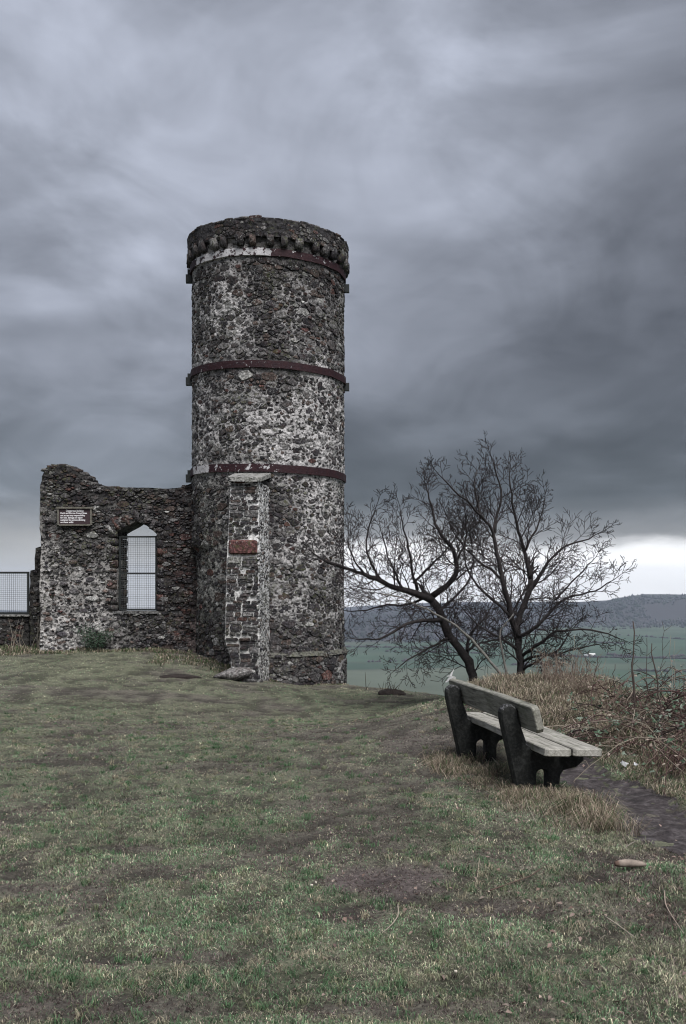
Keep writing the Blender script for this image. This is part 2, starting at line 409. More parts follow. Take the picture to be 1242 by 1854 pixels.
def axis(segs):
    out = []
    for a, b, st in segs:
        n = max(1, int(round((b-a)/st))); out += list(np.linspace(a, b, n, endpoint=False))
    return np.array(out+[segs[-1][1]])
xs = axis([(-260, -60, 25), (-60, -16, 4), (-16, -8, .5), (-8, 6, .085), (6, 14, .4), (14, 60, 4), (60, 260, 25)])
ys = axis([(-260, -60, 25), (-60, -6, 4), (-6, 2, .5), (2, 24, .085), (24, 32, .5), (32, 60, 3), (60, 260, 20)])
gx, gy = np.meshgrid(xs, ys)
gxf, gyf = gx.ravel(), gy.ravel()
z = gz(gxf, gyf); pd = path_d(gxf, gyf); z = z-.045*(1-sstep(pd, -.12, .06))
nx, ny = len(xs), len(ys)
idx = np.arange(nx*ny).reshape(ny, nx)
Fq = np.stack([idx[:-1, :-1].ravel(), idx[:-1, 1:].ravel(), idx[1:, 1:].ravel(), idx[1:, :-1].ravel()], 1)
wv = worn(gxf, gyf)[:, None]
gcol = (np.array([.135, .142, .100])*(1-wv)+np.array([.115, .096, .094])*wv)*.9*(.55+.65*sstep(fbm(gxf*5, gyf*5, 9, 3, .6), .34, .58))[:, None]  # the hollows are darkened here: crevice shade put into the soil colour
o = link('ground', np_mesh('ground', np.c_[gxf, gyf, z], Fq, M_GROUND, gcol)); tag(o, kind='structure')

# the muddy path: its own sheet just above the turf soil
pxs = np.arange(1.2, 10, .06); pys = np.arange(2.6, 10.8, .06)
ax, ay = np.meshgrid(pxs, pys); axf, ayf = ax.ravel(), ay.ravel()
pdm = path_d(axf, ayf)
pz = gz(axf, ayf)-.045*(1-sstep(pdm, -.12, .06))+.010*(1-sstep(pdm, -.06, .05))-.004+(fbm(axf*9, ayf*9, 61, 4, .65)-.5)*.035
idx = np.arange(len(axf)).reshape(len(pys), len(pxs))
Fp = np.stack([idx[:-1, :-1].ravel(), idx[:-1, 1:].ravel(), idx[1:, 1:].ravel(), idx[1:, :-1].ravel()], 1)
keep = (pdm[Fp] < .05).all(1); Fp = Fp[keep]
used, inv = np.unique(Fp, return_inverse=True); Fp = inv.reshape(Fp.shape)
o = link('path', np_mesh('path', np.c_[axf, ayf, pz][used], Fp, M_MUD)); tag(o, kind='structure')

# ------------------------------------------------------------------ far land: valley and hills
VZ = -150.0
RIDGE = [(-2000, 1100), (-300, 1108), (0, 1112), (350, 1110), (622, 1106), (660, 1099), (700, 1094), (760, 1091), (850, 1090), (950, 1087), (1050, 1086), (1095, 1085), (1130, 1075), (1165, 1071), (1242, 1070), (1400, 1066), (2600, 1060)]
WOOD0 = [(-2000, 1160), (300, 1160), (622, 1166), (800, 1166), (900, 1160), (1000, 1140), (1080, 1127), (1150, 1124), (1210, 1124), (1242, 1136), (1400, 1140), (2600, 1140)]
def interp(tab, u): return np.interp(u, [a for a, b in tab], [b for a, b in tab])
def vz(x, y):
    u = CX+F*x/np.maximum(y, 60.0)
    wy = interp(WOOD0, u); ry = interp(RIDGE, u)
    Y0 = np.clip(-VZ*F/(wy-HY), 1500, 3600)        # where the slope begins
    Yr = 4700.0+300*np.sin(u*.004)
    z0 = -(wy-HY)/F*Y0; z0 = np.where(wy-HY < 80, np.maximum(z0, VZ), VZ)
    zr = -(ry-HY+9)/F*Yr                            # bare ridge; the trees stand on it
    t = (y-Y0)/(Yr-Y0)
    z = VZ+(zr-VZ)*sstep(t, 0, 1.0)
    z = z+(fbm(x/420, y/420, 71, 4)-.5)*34*sstep(t, .05, .5)
    beyond = np.maximum(y-Yr, 0); z = z-beyond*.01
    return np.where(y < 600, VZ, z)
us = np.linspace(-2400, 3600, 260); vys = np.r_[-1000, 200, 600, np.geomspace(1000, 6500, 120), 7500]
Vv = []
for yv in vys:
    ye = max(yv, 1500.0)
    xx = (us-CX)/F*ye
    Vv.append(np.c_[xx*1.0, np.full_like(xx, yv), vz(xx, np.full_like(xx, yv))])
Vv = np.concatenate(Vv); idx = np.arange(len(Vv)).reshape(len(vys), len(us))
Fv = np.stack([idx[:-1, :-1].ravel(), idx[:-1, 1:].ravel(), idx[1:, 1:].ravel(), idx[1:, :-1].ravel()], 1)
def m_valley(t, b):
    p = wpos(t)
    mp = t.node('ShaderNodeMapping'); t.l.new(p, mp.inputs[0]); mp.inputs['Scale'].default_value = (1/1700, 1/620, 0); mp.inputs['Rotation'].default_value = (0, 0, .08)
    c0 = t.voro(mp.outputs[0], 1.0, out='Color'); s = t.node('ShaderNodeSeparateColor'); t.l.new(c0, s.inputs[0])
    fld = t.ramp(s.outputs[0], [(.0, (.052, .080, .060)), (.4, (.062, .094, .070)), (.7, (.074, .100, .076)), (1., (.11, .118, .095))])
    e = t.voro(mp.outputs[0], 1.0, 'DISTANCE_TO_EDGE')
    hedge = t.smooth(e, .012, .022, 1, 0)
    fld = t.mix(t.math('MULTIPLY', hedge, .25), fld, (.07, .07, .06))
    fld = t.mix(1.0, fld, t.ramp(t.noise(p, .006, 4), [(.3, .82), (.7, 1.2)]), 'MULTIPLY')
    a = t.attr('tint', 'Fac')
    t.l.new(t.mix(a, fld, (.052, .048, .056)), b.inputs['Base Color'])
    b.inputs['Specular IOR Level'].default_value = 0
uu = CX+F*Vv[:, 0]/np.maximum(Vv[:, 1], 60)
wy = interp(WOOD0, uu); Y0 = np.clip(-VZ*F/(wy-HY), 1500, 3600)
wood = sstep((Vv[:, 1]-Y0)/200, 0, 1)
M_VALLEY = mat('valley_fields', m_valley)
o = link('valley', np_mesh('valley', Vv, Fv, M_VALLEY, wood[:, None]*np.ones(3))); tag(o, kind='structure')

# bare winter woodland on the far slopes: one far-off mass
def woodland():
    n = 15000; u = RNG.uniform(-500, 1700, n)
    wy = interp(WOOD0, u); Y0 = np.clip(-VZ*F/(wy-HY), 1500, 3600); Yr = 4700+300*np.sin(u*.004)
    t = RNG.random(n)**.8*1.0; t[:3600] = RNG.normal(.985, .02, 3600)
    y = Y0+(Yr-Y0)*t; x = (u-CX)/F*y
    den = fbm(x/260, y/260, 81, 3)
    ok = (den > .40) | (t > .94)
    gap = (t > .94) & (fbm(u/14, u*0, 83, 2) < .40); ok &= ~gap
    x, y, t = x[ok], y[ok], t[ok]; n = len(x); zz = vz(x, y)
    h = RNG.uniform(8, 15, n)*(1-.25*(t > .94)); r = h*RNG.uniform(.35, .6, n)
    base = np.array([(1, 0, .35), (.3, .95, .45), (-.8, .6, .3), (-.8, -.6, .5), (.3, -.95, .35), (.1, .1, 1.0), (-.05, 0, 0)])
    jit = 1+RNG.uniform(-.3, .3, (n, 7, 3))
    V = base[None]*jit*np.stack([r, r, h], 1)[:, None, :]; V[:, :, 0] += x[:, None]; V[:, :, 1] += y[:, None]; V[:, :, 2] += zz[:, None]-.5
    f = np.array([(0, 1, 5), (1, 2, 5), (2, 3, 5), (3, 4, 5), (4, 0, 5), (1, 0, 6), (2, 1, 6), (3, 2, 6), (4, 3, 6), (0, 4, 6)])
    Fc = (f[None]+np.arange(n)[:, None, None]*7).reshape(-1, 3)
    pal = np.array([(.046, .044, .055), (.056, .052, .062), (.036, .036, .045), (.042, .050, .045)])[RNG.integers(0, 4, n)]
    c = np.repeat(pal*(RNG.uniform(.6, 1.2, n)*(.55+.9*sstep(fbm(x/330, y/330, 85, 4), .35, .65)))[:, None], 7, 0)
    o = link('far_woodland', np_mesh('far_woodland', V.reshape(-1, 3), Fc, M_FAR, c, smooth=False))
    tag(o, 'dark leafless woodland covering the far hillsides across the valley', 'woodland', kind='stuff')
    # hedge lines between the valley fields
    pts = []
    for (pa, pb, k) in [((1040, 1190), (1242, 1193), 150), ((1242, 1193), (1700, 1200), 150), ((1000, 1186), (1040, 1190), 30), ((1100, 1186), (1150, 1190), 50), ((1215, 1190), (1260, 1186), 50), ((1060, 1163), (1130, 1166), 40), ((622, 1172), (860, 1174), 110), ((300, 1180), (622, 1172), 120), ((640, 1200), (760, 1197), 14), ((1120, 1150), (1242, 1158), 40), ((900, 1205), (1000, 1203), 20), ((1090, 1140), (1180, 1137), 30), ((700, 1180), (900, 1184), 40), ((1150, 1215), (1242, 1217), 22)]:
        for i in range(k):
            q = random.random(); pts.append((pa[0]+(pb[0]-pa[0])*q+random.gauss(0, 1), pa[1]+(pb[1]-pa[1])*q))
    pts = np.array(pts); y = -VZ*F/(pts[:, 1]-HY); x = (pts[:, 0]-CX)/F*y; n = len(x)
    h = RNG.uniform(2.5, 6, n); r = RNG.uniform(3, 6, n)
    V = base[None]*(1+RNG.uniform(-.3, .3, (n, 7, 3)))*np.stack([r, r, h], 1)[:, None, :]; V[:, :, 0] += x[:, None]; V[:, :, 1] += y[:, None]; V[:, :, 2] += vz(x, y)[:, None]
    Fc = (f[None]+np.arange(n)[:, None, None]*7).reshape(-1, 3)
    o = link('field_hedges', np_mesh('field_hedges', V.reshape(-1, 3), Fc, M_FAR, np.repeat(np.array([(.055, .047, .055)])*RNG.uniform(.7, 1.3, n)[:, None], 7, 0), smooth=False))
    tag(o, 'dark bare hedge lines dividing the green valley fields', 'hedge', kind='stuff')
woodland()

# the white farm buildings in the valley
def farmhouse(px_, py_, wpx, label):
    Yf = -VZ*F/(py_-HY); p = at(px_, py_, Yf); W_ = wpx/F*Yf; H_ = W_*.42; D_ = W_*.6
    e = empty('farmhouse', (p.x, Yf, VZ), label, 'farmhouse', 'white farm buildings in the valley')
    m = MB(); m.sm = False; m.box((0, 0, H_/2), (W_, D_, H_), col=(.74, .74, .72)); m.build('wall', M_PLAIN, e)
    m = MB(); m.sm = False; a, b, c = W_/2+1, D_/2+1, H_*.6
    m.add([(-a, -b, H_), (a, -b, H_), (a, b, H_), (-a, b, H_), (-a, 0, H_+c), (a, 0, H_+c)], [(0, 1, 5, 4), (2, 3, 4, 5), (0, 4, 3), (1, 2, 5)], (.62, .62, .62) if wpx > 8 else (.30, .30, .33)); m.build('roof', M_PLAIN, e)
    for k in (-1, 1):
        m = MB(); m.sm = False; m.box((k*W_*.25, -D_/2-.1, H_*.5), (W_*.12, .3, H_*.3), col=(.06, .06, .07)); m.build('window', M_PLAIN, e)
farmhouse(1062, 1189, 8, 'smaller left one of the two white farm buildings in the valley')
farmhouse(1072, 1189, 9.5, 'larger right one of the two white farm buildings in the valley')

# ------------------------------------------------------------------ rubble stonework
def poly_clip(poly, nx_, ny_, c):
    out = []; m = len(poly)
    for i in range(m):
        a = poly[i]; b = poly[(i+1) % m]; da = a[0]*nx_+a[1]*ny_-c; db = b[0]*nx_+b[1]*ny_-c
        if da <= 0: out.append(a)
        if (da < 0 < db) or (db < 0 < da):
            t = da/(da-db); out.append((a[0]+(b[0]-a[0])*t, a[1]+(b[1]-a[1])*t))
    return out
def darts(x0, x1, y0, y1, rmin, rmax, asp, seed, wrap=False, tries=9000, inside=None, big=.25):
    rnd = random.Random(seed); cell = rmax*2.0; grid = {}; pts = []
    for k in range(tries):
        q = k/tries
        r = rmin+(rmax-rmin)*(rnd.random()**1.6)*(1-q)**.8
        x = rnd.uniform(x0, x1); y = rnd.uniform(y0, y1)
        if inside and not inside(x, y): continue
        ci, cj = int(x/cell), int(y*asp/cell); ok = True
        for i in (ci-1, ci, ci+1):
            for j in (cj-1, cj, cj+1):
                for (a, b, rr) in grid.get((i, j), ()):
                    if math.hypot(a-x, (b-y)*asp) < r+rr: ok = False; break
                if not ok: break
            if not ok: break
        if ok: grid.setdefault((ci, cj), []).append((x, y, r)); pts.append((x, y, r))
    return pts, grid, cell
def cells(x0, x1, y0, y1, rmin, rmax, asp, gap, seed, **kw):
    """irregular stone outlines (in wall coordinates), each with its centre"""
    pts, grid, cell = darts(x0, x1, y0, y1, rmin, rmax, asp, seed, **kw)
    rnd = random.Random(seed+1); out = []
    for (x, y, r) in pts:
        g = gap(x, y)*rnd.uniform(.5, 1.7)
        R0 = r*1.9
        poly = [(R0*q_*math.cos(a)*1.1, R0*q_*math.sin(a)) for a, q_ in [(math.pi*2/9*k+rnd.uniform(-.3, .3), rnd.uniform(.62, 1.0)) for k in range(9)]]
        poly = [poly[0]]+[q for q in poly[1:]]
        ci, cj = int(x/cell), int(y*asp/cell)
        for i in range(ci-2, ci+3):
            for j in range(cj-2, cj+3):
                for (a, b, rr) in grid.get((i, j), ()):
                    dx, dy = a-x, (b-y)*asp; d = math.hypot(dx, dy)
                    if d < 1e-6 or d > R0*2+rr: continue
                    c = d*(.5+.5*(r-rr)/(r+rr)*.8)-g
                    poly = poly_clip(poly, dx/d, dy/d, c)
                    if len(poly) < 3: break
        if len(poly) < 3: continue
        ch = []
        for i in range(len(poly)):
            a = poly[i]; b = poly[(i+1) % len(poly)]
            if math.hypot(a[0]-b[0], a[1]-b[1]) < r*.12: ch.append(((a[0]+b[0])/2, (a[1]+b[1])/2)); continue
            q = rnd.uniform(.08, .24)
            ch.append((a[0]*(1-q)+b[0]*q, a[1]*(1-q)+b[1]*q)); ch.append((a[0]*q+b[0]*(1-q), a[1]*q+b[1]*(1-q)))
        if len(ch) < 4: continue
        k = 1/asp; ch = [(x+a+rnd.uniform(-.06, .06)*r, y+b*k+rnd.uniform(-.06, .06)*r*k) for a, b in ch]
        area = abs(sum(ch[i][0]*ch[(i+1) % len(ch)][1]-ch[(i+1) % len(ch)][0]*ch[i][1] for i in range(len(ch))))/2
        cx_ = sum(p[0] for p in ch)/len(ch); cy_ = sum(p[1] for p in ch)/len(ch)
        out.append((cx_, cy_, ch, area))
    return out
def stone_geo(cell_, proud, rnd, mapf, deep=.035):
    cx_, cy_, ch, area = cell_; n = len(ch); rr = math.sqrt(area)
    tx, ty = rnd.uniform(-.5, .5)*proud/rr, rnd.uniform(-.6, .35)*proud/rr
    ins = rnd.uniform(.86, .95)
    vs = []
    for (x, y) in ch: vs.append(mapf(x, y, -deep))
    for (x, y) in ch: vs.append(mapf(cx_+(x-cx_)*.97, cy_+(y-cy_)*.97, proud*rnd.uniform(.75, .95)-.003))
    for (x, y) in ch:
        q = ins*rnd.uniform(.93, 1.03); X_, Y_ = cx_+(x-cx_)*q, cy_+(y-cy_)*q
        vs.append(mapf(X_, Y_, proud*(1+rnd.uniform(-.08, .08))+(X_-cx_)*tx+(Y_-cy_)*ty))
    vs.append(mapf(cx_+rnd.uniform(-.2, .2)*rr, cy_+rnd.uniform(-.2, .2)*rr, proud*rnd.uniform(.9, 1.15)+.002))
    fs = []
    for r_ in range(2):
        for i in range(n): fs.append((r_*n+i, r_*n+(i+1) % n, (r_+1)*n+(i+1) % n, (r_+1)*n+i))
    for i in range(n): fs.append((2*n+i, 2*n+(i+1) % n, 3*n))
    return vs, fs
PAL = [(.016, .015, .018), (.022, .021, .024), (.032, .030, .032), (.045, .043, .045), (.065, .062, .063), (.10, .098, .10), (.055, .042, .038), (.028, .026, .030)]
def stone_tint(rnd, tone=1.0, red=0.0, pale=0.0):
    if rnd.random() < red: c = random.Random(rnd.random()).choice([(.065, .034, .030), (.050, .026, .025), (.038, .024, .024)])
    elif rnd.random() < pale: c = rnd.choice([(.15, .15, .15), (.12, .12, .118), (.18, .18, .176)])
    else: c = rnd.choice(PAL)
    k = tone*rnd.uniform(.75, 1.3); return (c[0]*k, c[1]*k, c[2]*k)
def lay_stones(cl, parent, mapf, proudf, tintf, seed, seen, keep=300, org=(0, 0, 0), name='stone'):
    """the largest visible stones as parts, the rest joined as one part"""
    rnd = random.Random(seed)
    vis = sorted([c for c in cl if seen(c)], key=lambda c: -c[3])[:keep]
    ids = set(id(c) for c in vis); rest = MB(); rest.sm = False; O = Vector(org)
    for c in cl:
        vs, fs = stone_geo(c, proudf(c, rnd), rnd, mapf); col = tintf(c, rnd)
        if id(c) in ids:
            m = MB(); m.sm = False; ctr = sum(vs, Vector())/len(vs); m.add(vs, fs, col)
            m.build(name, M_STONE, parent, org=ctr, loc=ctr-O)
        else: rest.add(vs, fs, col)
    if rest.v: tag(rest.build('small_stones' if name == 'stone' else name, M_STONE, parent, org=O), kind='stuff')
    return len(cl)
def rough_block(m, c, size, rnd, rot=None, col=(.08, .08, .08), jit=.12):
    """an irregular rounded block, 26 vertices"""
    n = {}; vs = []; fs = []
    def vid(p):
        if p not in n:
            q = Vector(p); l = max(abs(q.x), abs(q.y), abs(q.z)); k = .80+.20*(1/ max(1, q.length))
            q = Vector((q.x*k+rnd.uniform(-jit, jit), q.y*k+rnd.uniform(-jit, jit), q.z*k+rnd.uniform(-jit, jit)))
            q = Vector((q.x*size[0]/2, q.y*size[1]/2, q.z*size[2]/2))
            if rot is not None: q = rot @ q
            n[p] = len(vs); vs.append(Vector(c)+q)
        return n[p]
    for axis_ in range(3):
        for s_ in (-1, 1):
            for i in (-1, 0):
                for j in (-1, 0):
                    def P_(a, b):
                        p = [0, 0, 0]; p[axis_] = s_; p[(axis_+1) % 3] = a; p[(axis_+2) % 3] = b; return tuple(p)
                    q = [P_(i, j), P_(i+1, j), P_(i+1, j+1), P_(i, j+1)]
                    if s_ < 0: q.reverse()
                    fs.append(tuple(vid(a) for a in q))
    m.add(vs, fs, col)

# ------------------------------------------------------------------ the round tower
TY = 21.8; TX = (486-CX)/F*TY; TR = 1.6
TZ0, ZP, ZT = -2.3, -1.36, 7.22
tower = empty('round_tower', (TX, TY, -1.95), 'tall round ruined rubble stone tower girdled by three rusty iron bands', 'tower')
TO = Vector((TX, TY, -1.95))
def trad(th, z):
    r = TR
    r = r+np.where(z < ZP, .05*sstep(ZP-z, -.02, .02), 0)*sstep(np.cos(th), -.1, .05)
    # lower left side where the facing has fallen away
    side = sstep(np.cos(th-math.pi), .55, .95)
    r = r-.10*side*(1-sstep(z, .72, .82))
    return r
def tilt(x, z): return -.030*x*sstep(z, 1.0, 2.5)
def tmap(s, z_, h):
    th = s/TR; r = float(trad(th, z_))+h; x = r*math.cos(th)
    return Vector((TX+x, TY+r*math.sin(th), z_+float(tilt(x, z_))))
# zones of the tower: how much pale harling is left, how much moss
def harl(s, z_):
    th = (np.asarray(s, float)/TR) % (2*math.pi)
    right = sstep(np.cos(th), .05, .8); low = 1-sstep(z_, -1.2, 1.5)
    n = fbm(np.asarray(s)*.9, np.asarray(z_)*.7, 91, 4)
    h = .56+2.6*(n-.5)+.45*right*(1-sstep(z_, 3.6, 5.2)*.6)+.25*np.exp(-((z_-3.2)/.9)**2)
    h = h-.45*sstep(z_, 5.6, 6.6)-.35*low*(1-right)-.25*(z_ < ZP)
    return np.clip(h, 0, 1)
nS, nZ = 620, 560
th = np.r_[np.linspace(0, math.pi, 140, endpoint=False), np.linspace(math.pi, 2*math.pi, 480, endpoint=False)]; zz = np.linspace(TZ0, 6.9, nZ)
T_, Z_ = np.meshgrid(th, zz); tf, zf = T_.ravel(), Z_.ravel()
blend = sstep(tf, 0, .3)                                   # hides the seam of the noise at the far side
rr = trad(tf, zf)+(fbm(tf*TR*5.5, zf*7, 95, 5, .72)-.5)*.105-.004
xx = rr*np.cos(tf)
V = np.c_[TX+xx, TY+rr*np.sin(tf), zf+tilt(xx, zf)]-np.array(TO)
hh = harl(tf*TR, zf)[:, None]
mc = np.array([.085, .082, .084])*(1-hh)+np.array([.46, .45, .455])*hh
lefty = (sstep(-np.cos(tf), .1, .7)*(1-sstep(zf, 1.2, 3.0)))[:, None]; mc = mc*(1-.5*lefty)+np.array([.075, .08, .05])*.5*lefty
idx = np.arange(nS*nZ).reshape(nZ, nS); i2 = np.roll(idx, -1, 1)
Ft = np.stack([idx[:-1].ravel(), i2[:-1].ravel(), i2[1:].ravel(), idx[1:].ravel()], 1)
link('wall', np_mesh('tower_wall', V, Ft, M_MORTAR, mc), tower)

cl = cells(0, 2*math.pi*TR, TZ0, 6.45, .030, .155, 1.65, lambda s, z_: .005+.020*float(harl(s, z_)), 11, tries=60000)
BANDS = [(6.50, 6.645), (4.29, 4.435), (2.24, 2.395)]
cl = [c for c in cl if not any(a-.06 < c[1] < b+.06 for a, b in BANDS)]
def tw_seen(c):
    a = (c[0]/TR) % (2*math.pi)
    if not (math.pi*1.02 < a < math.pi*2-.12): return False
    # not the ones hidden behind the buttress
    x = TX+TR*math.cos(a); return not (-2.2 < x < -1.42 and c[1] < 2.0) and c[1] > -1.9
def tw_tint(c, rnd):
    h = float(harl(c[0], c[1])); dark = 1.0-.35*(c[1] > 5.7)
    if rnd.random() < .10*h: return stone_tint(rnd, 1.1, .0, 1.0)
    return stone_tint(rnd, dark*.95, .03, .04)
lay_stones(cl, tower, tmap, lambda c, rnd: rnd.uniform(.002, .034)*(1-.6*float(harl(c[0], c[1]))), tw_tint, 12, tw_seen, 300, org=TO)

def ring(z0, z1, r0, r1, n=160, paint=None, closed_in=.05, col=(.5, .5, .5), tl=True, seed=0, rag=0.0, only=None):
    """a solid ring from z0 to z1, outer radius r0 at the foot and r1 at the head"""
    m = MB(); vs = []; cs = []; rnd = random.Random(seed)
    for i in range(n):
        a = 2*math.pi*i/n; c_, s_ = math.cos(a), math.sin(a)
        j = rag*(float(fbm(a*6, 0, 99+seed, 3))-.5)
        for (r, z_) in ((r0-closed_in, z0), (r0+j, z0+j*.5), ((r0+r1)/2+j, (z0+z1)/2), (r1+j, z1+j*.5), (r1-closed_in, z1)):
            x = r*c_; vs.append((x, r*s_, z_-TO.z+(float(tilt(x, z_)) if tl else 0)))
            cs.append((paint(a),)*3 if paint else col)
    fs = []
    for i in range(n):
        if only and not only(2*math.pi*i/n): continue
        a = i*5; b = ((i+1) % n)*5
        for k in range(5): fs.append((a+k, b+k, b+(k+1) % 5, a+(k+1) % 5))
    m.add(vs, fs, cs); m.sm = False; return m
def deg(a): return math.degrees(a) % 360
paints = [lambda a: .60 if 208 < deg(a) < 276 else (.46 if 276 < deg(a) < 330 else .36), lambda a: .42 if 200 < deg(a) < 290 else .36, lambda a: .62 if 204 < deg(a) < 228 else (.48 if 228 < deg(a) < 285 else .36)]
for k, ((z0, z1), pf) in enumerate(zip(BANDS, paints)):
    bandm = ring(z0, z1, TR+.045, TR+.045, paint=pf, seed=k, rag=.03)
    b_ = bandm.build('iron_band', M_BAND, tower)
    if k == 0: b_['label'] = 'top band with flaking white paint along its left half'
    # the clamps where each band is bolted, seen on its left and right edges
    for (a, dz, sz) in [((math.pi+.075), -.14 if k == 0 else -.10, (.20, .14, .16)), ((math.pi+.02), .02, (.14, .12, .12))] + ([] if k == 2 else [((2*math.pi-.02), -.22 if k == 0 else -.10, (.16, .12, .16))]):
        m = MB(); r = TR+.04; x = r*math.cos(a); m.sm = False
        m.box((0, 0, 0), sz, Matrix.Rotation(a, 3, 'Z'), (.36, .36, .36))
        m.build('clamp', M_IRON, b_, loc=(x, r*math.sin(a), (z0+z1)/2+dz+float(tilt(x, z0))-TO.z))
# corbel table and parapet
rnd = random.Random(5)
for i in range(34):
    a = 2*math.pi*(i+rnd.uniform(-.15, .15))/34; r = TR+.03; x = r*math.cos(a)
    m = MB(); rough_block(m, (0, 0, 0), (.19, .13+rnd.uniform(-.02, .04), .20), rnd, Matrix.Rotation(a, 3, 'Z'), stone_tint(rnd, .8, .03, .05), .10)
    m.build('corbel', M_STONE, tower, loc=(x, r*math.sin(a), 6.79+float(tilt(x, 6.8))-TO.z))
pm = ring(6.86, 7.20, 1.675, 1.705, n=240, closed_in=.42, col=(.05, .048, .052), seed=8, rag=.05)
pm.build('parapet', M_MORTAR, tower)
pcl = cells(0, 2*math.pi*1.68, 6.90, 7.18, .03, .10, 1.4, lambda s, z_: .006, 15, tries=5000)
def pmap(s, z_, h):
    a = s/1.68; r = 1.690+h; x = r*math.cos(a); return Vector((TX+x, TY+r*math.sin(a), z_+float(tilt(x, z_))))
pr = MB(); pr.sm = False; rn2 = random.Random(77)
for c in pcl:
    vs, fs = stone_geo(c, rn2.uniform(.0, .016), rn2, pmap); pr.add(vs, fs, stone_tint(rn2, .75, .04, .05))
tag(pr.build('parapet_stones', M_STONE, tower, org=TO), kind='stuff')
cap = MB(); rn2 = random.Random(78)
for i in range(64):
    a = 2*math.pi*(i+rn2.uniform(-.2, .2))/64; r = 1.53; x = r*math.cos(a)
    rough_block(cap, (x, r*math.sin(a), 7.20+float(tilt(x, 7.2))-TO.z+rn2.uniform(-.015, .02)), (.36, .19, .055), rn2, Matrix.Rotation(a, 3, 'Z'), stone_tint(rn2, .8, .03, .05), .08)
tag(cap.build('coping_stones', M_STONE, tower), kind='stuff')
m = MB(); m.add([(1.4*math.cos(a), 1.4*math.sin(a), 8.85) for a in [2*math.pi*k/48 for k in range(48)]], [tuple(range(48))], (.06, .06, .06)); m.build('roof_deck', M_MORTAR, tower)
# ledge on top of the plinth
lm = ring(ZP-.05, ZP+.04, TR+.085, TR+.03, n=200, closed_in=.12, col=(.13, .13, .115), seed=4, rag=.05, tl=False, only=lambda a: math.cos(a) > .0); lm.build('plinth_ledge', M_MORTAR, tower)

# ------------------------------------------------------------------ the buttress that leans against the tower
by = 18.85
bt = empty('buttress', (-1.8, 19.5, -1.75), 'narrow pale mortared stone buttress with a red sandstone block, propped against the tower front', 'buttress')
BO = Vector((-1.8, 19.5, -1.75))
def bz(y_): return -(y_-HY)/F*by
def bleft(z_): return np.interp(z_, [-1.95, -1.35, -1.0, .5, 1.95], [-2.03, -2.06, -2.17, -2.14, -2.075])
def bright(z_): return np.interp(z_, [-1.95, 1.95], [-1.535, -1.56])
def byf(z_): return np.interp(z_, [-1.95, 1.95], [by-.08, by+.10])
def bmap_f(u, z_, h):
    l, r = float(bleft(z_)), float(bright(z_)); return Vector((l+(r-l)*(u/.56), float(byf(z_))-h, z_))
def bmap_s(u, z_, h):
    r = float(bright(z_)); yf = float(byf(z_)); q = u/1.5
    a = Vector((r, yf, z_)); b = Vector((-1.44, 20.4, z_)); d = b-a; nrm = Vector((d.y, -d.x, 0)).normalized()
    return a+d*q+nrm*h
core = MB(); core.sm = False; n = 170; vs = []; cs = []; fs = []; K1, K2 = 22, 36
for i in range(n+1):
    z_ = -2.05+(1.93+2.05)*i/n; yf = float(byf(z_)); l = float(bleft(z_)); row = []
    for k in range(K1): row.append(tuple(bmap_f(.56*k/K1, z_, (float(fbm(k*.19+3, z_*9, 171, 4, .7))-.5)*.05)))
    for k in range(K2+1): row.append(tuple(bmap_s(1.5*k/K2, z_, (float(fbm(k*.25+33, z_*7, 173, 4, .7))-.5)*.05 if k < K2 else 0)))
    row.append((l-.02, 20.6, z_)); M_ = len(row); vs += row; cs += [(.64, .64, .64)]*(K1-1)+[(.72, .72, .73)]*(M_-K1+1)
for i in range(n):
    for k in range(M_): fs.append((i*M_+k, i*M_+(k+1) % M_, i*M_+M_+(k+1) % M_, i*M_+M_+k))
fs.append(tuple(n*M_+k for k in range(M_)))
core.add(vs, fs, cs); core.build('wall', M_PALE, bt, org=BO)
zr0, zr1 = bz(1004), bz(977)
def coursed(x0, x1, z0, z1, seed):
    """thin uneven courses of flat stones with open joints"""
    rn_ = random.Random(seed); out = []; z_ = z0
    while z_ < z1:
        hc = rn_.choice((.05, .06, .07, .085, .11, .13))*rn_.uniform(.85, 1.15); x = x0+rn_.uniform(-.06, 0)
        while x < x1:
            wc = min(max(hc*rn_.uniform(1.0, 3.2), .08), .28); xa_, xb_ = max(x, x0), min(x+wc, x1)
            if xb_-xa_ > .05:
                parts_ = [(z_, z_+hc)] if hc < .1 or rn_.random() < .5 else [(z_, z_+hc*.5), (z_+hc*.52, z_+hc)]
                for (za_, zb_) in parts_:
                    g = rn_.uniform(.003, .010); q = (zb_-za_)
                    if rn_.random() < .08: continue
                    j = lambda k: rn_.uniform(-k, k)
                    a_, b_, c_, d_ = xa_+g, xb_-g, za_+g*.8, zb_-g*.8; m_ = (a_+b_)/2
                    ch = [(a_+j(.008)+.012, c_+j(.006)), (m_+j(.02), c_+j(.009)), (b_-.012+j(.008), c_+j(.006)), (b_+j(.006), c_+q*.35+j(.006)), (b_+j(.006), d_-q*.3), (b_-.015, d_+j(.006)), (m_+j(.02), d_+j(.010)), (a_+.014, d_+j(.006)), (a_+j(.006), d_-q*.35), (a_+j(.006), c_+q*.3)]
                    out.append((m_, (c_+d_)/2, ch, (b_-a_)*q))
            x += wc
        z_ += hc
    return out
cf = coursed(.0, .56, -1.95, 1.90, 31)
cf = [c for c in cf if not (zr0-.03 < c[1] < zr1+.03)]
lay_stones(cf, bt, bmap_f, lambda c, rnd: rnd.uniform(.018, .050), lambda c, rnd: stone_tint(rnd, .9, .03, .14), 32, lambda c: True, 300, org=BO)
cs_ = cells(.03, 1.48, -1.95, 1.90, .030, .07, 1.6, lambda s, z_: .022, 35, tries=7000)
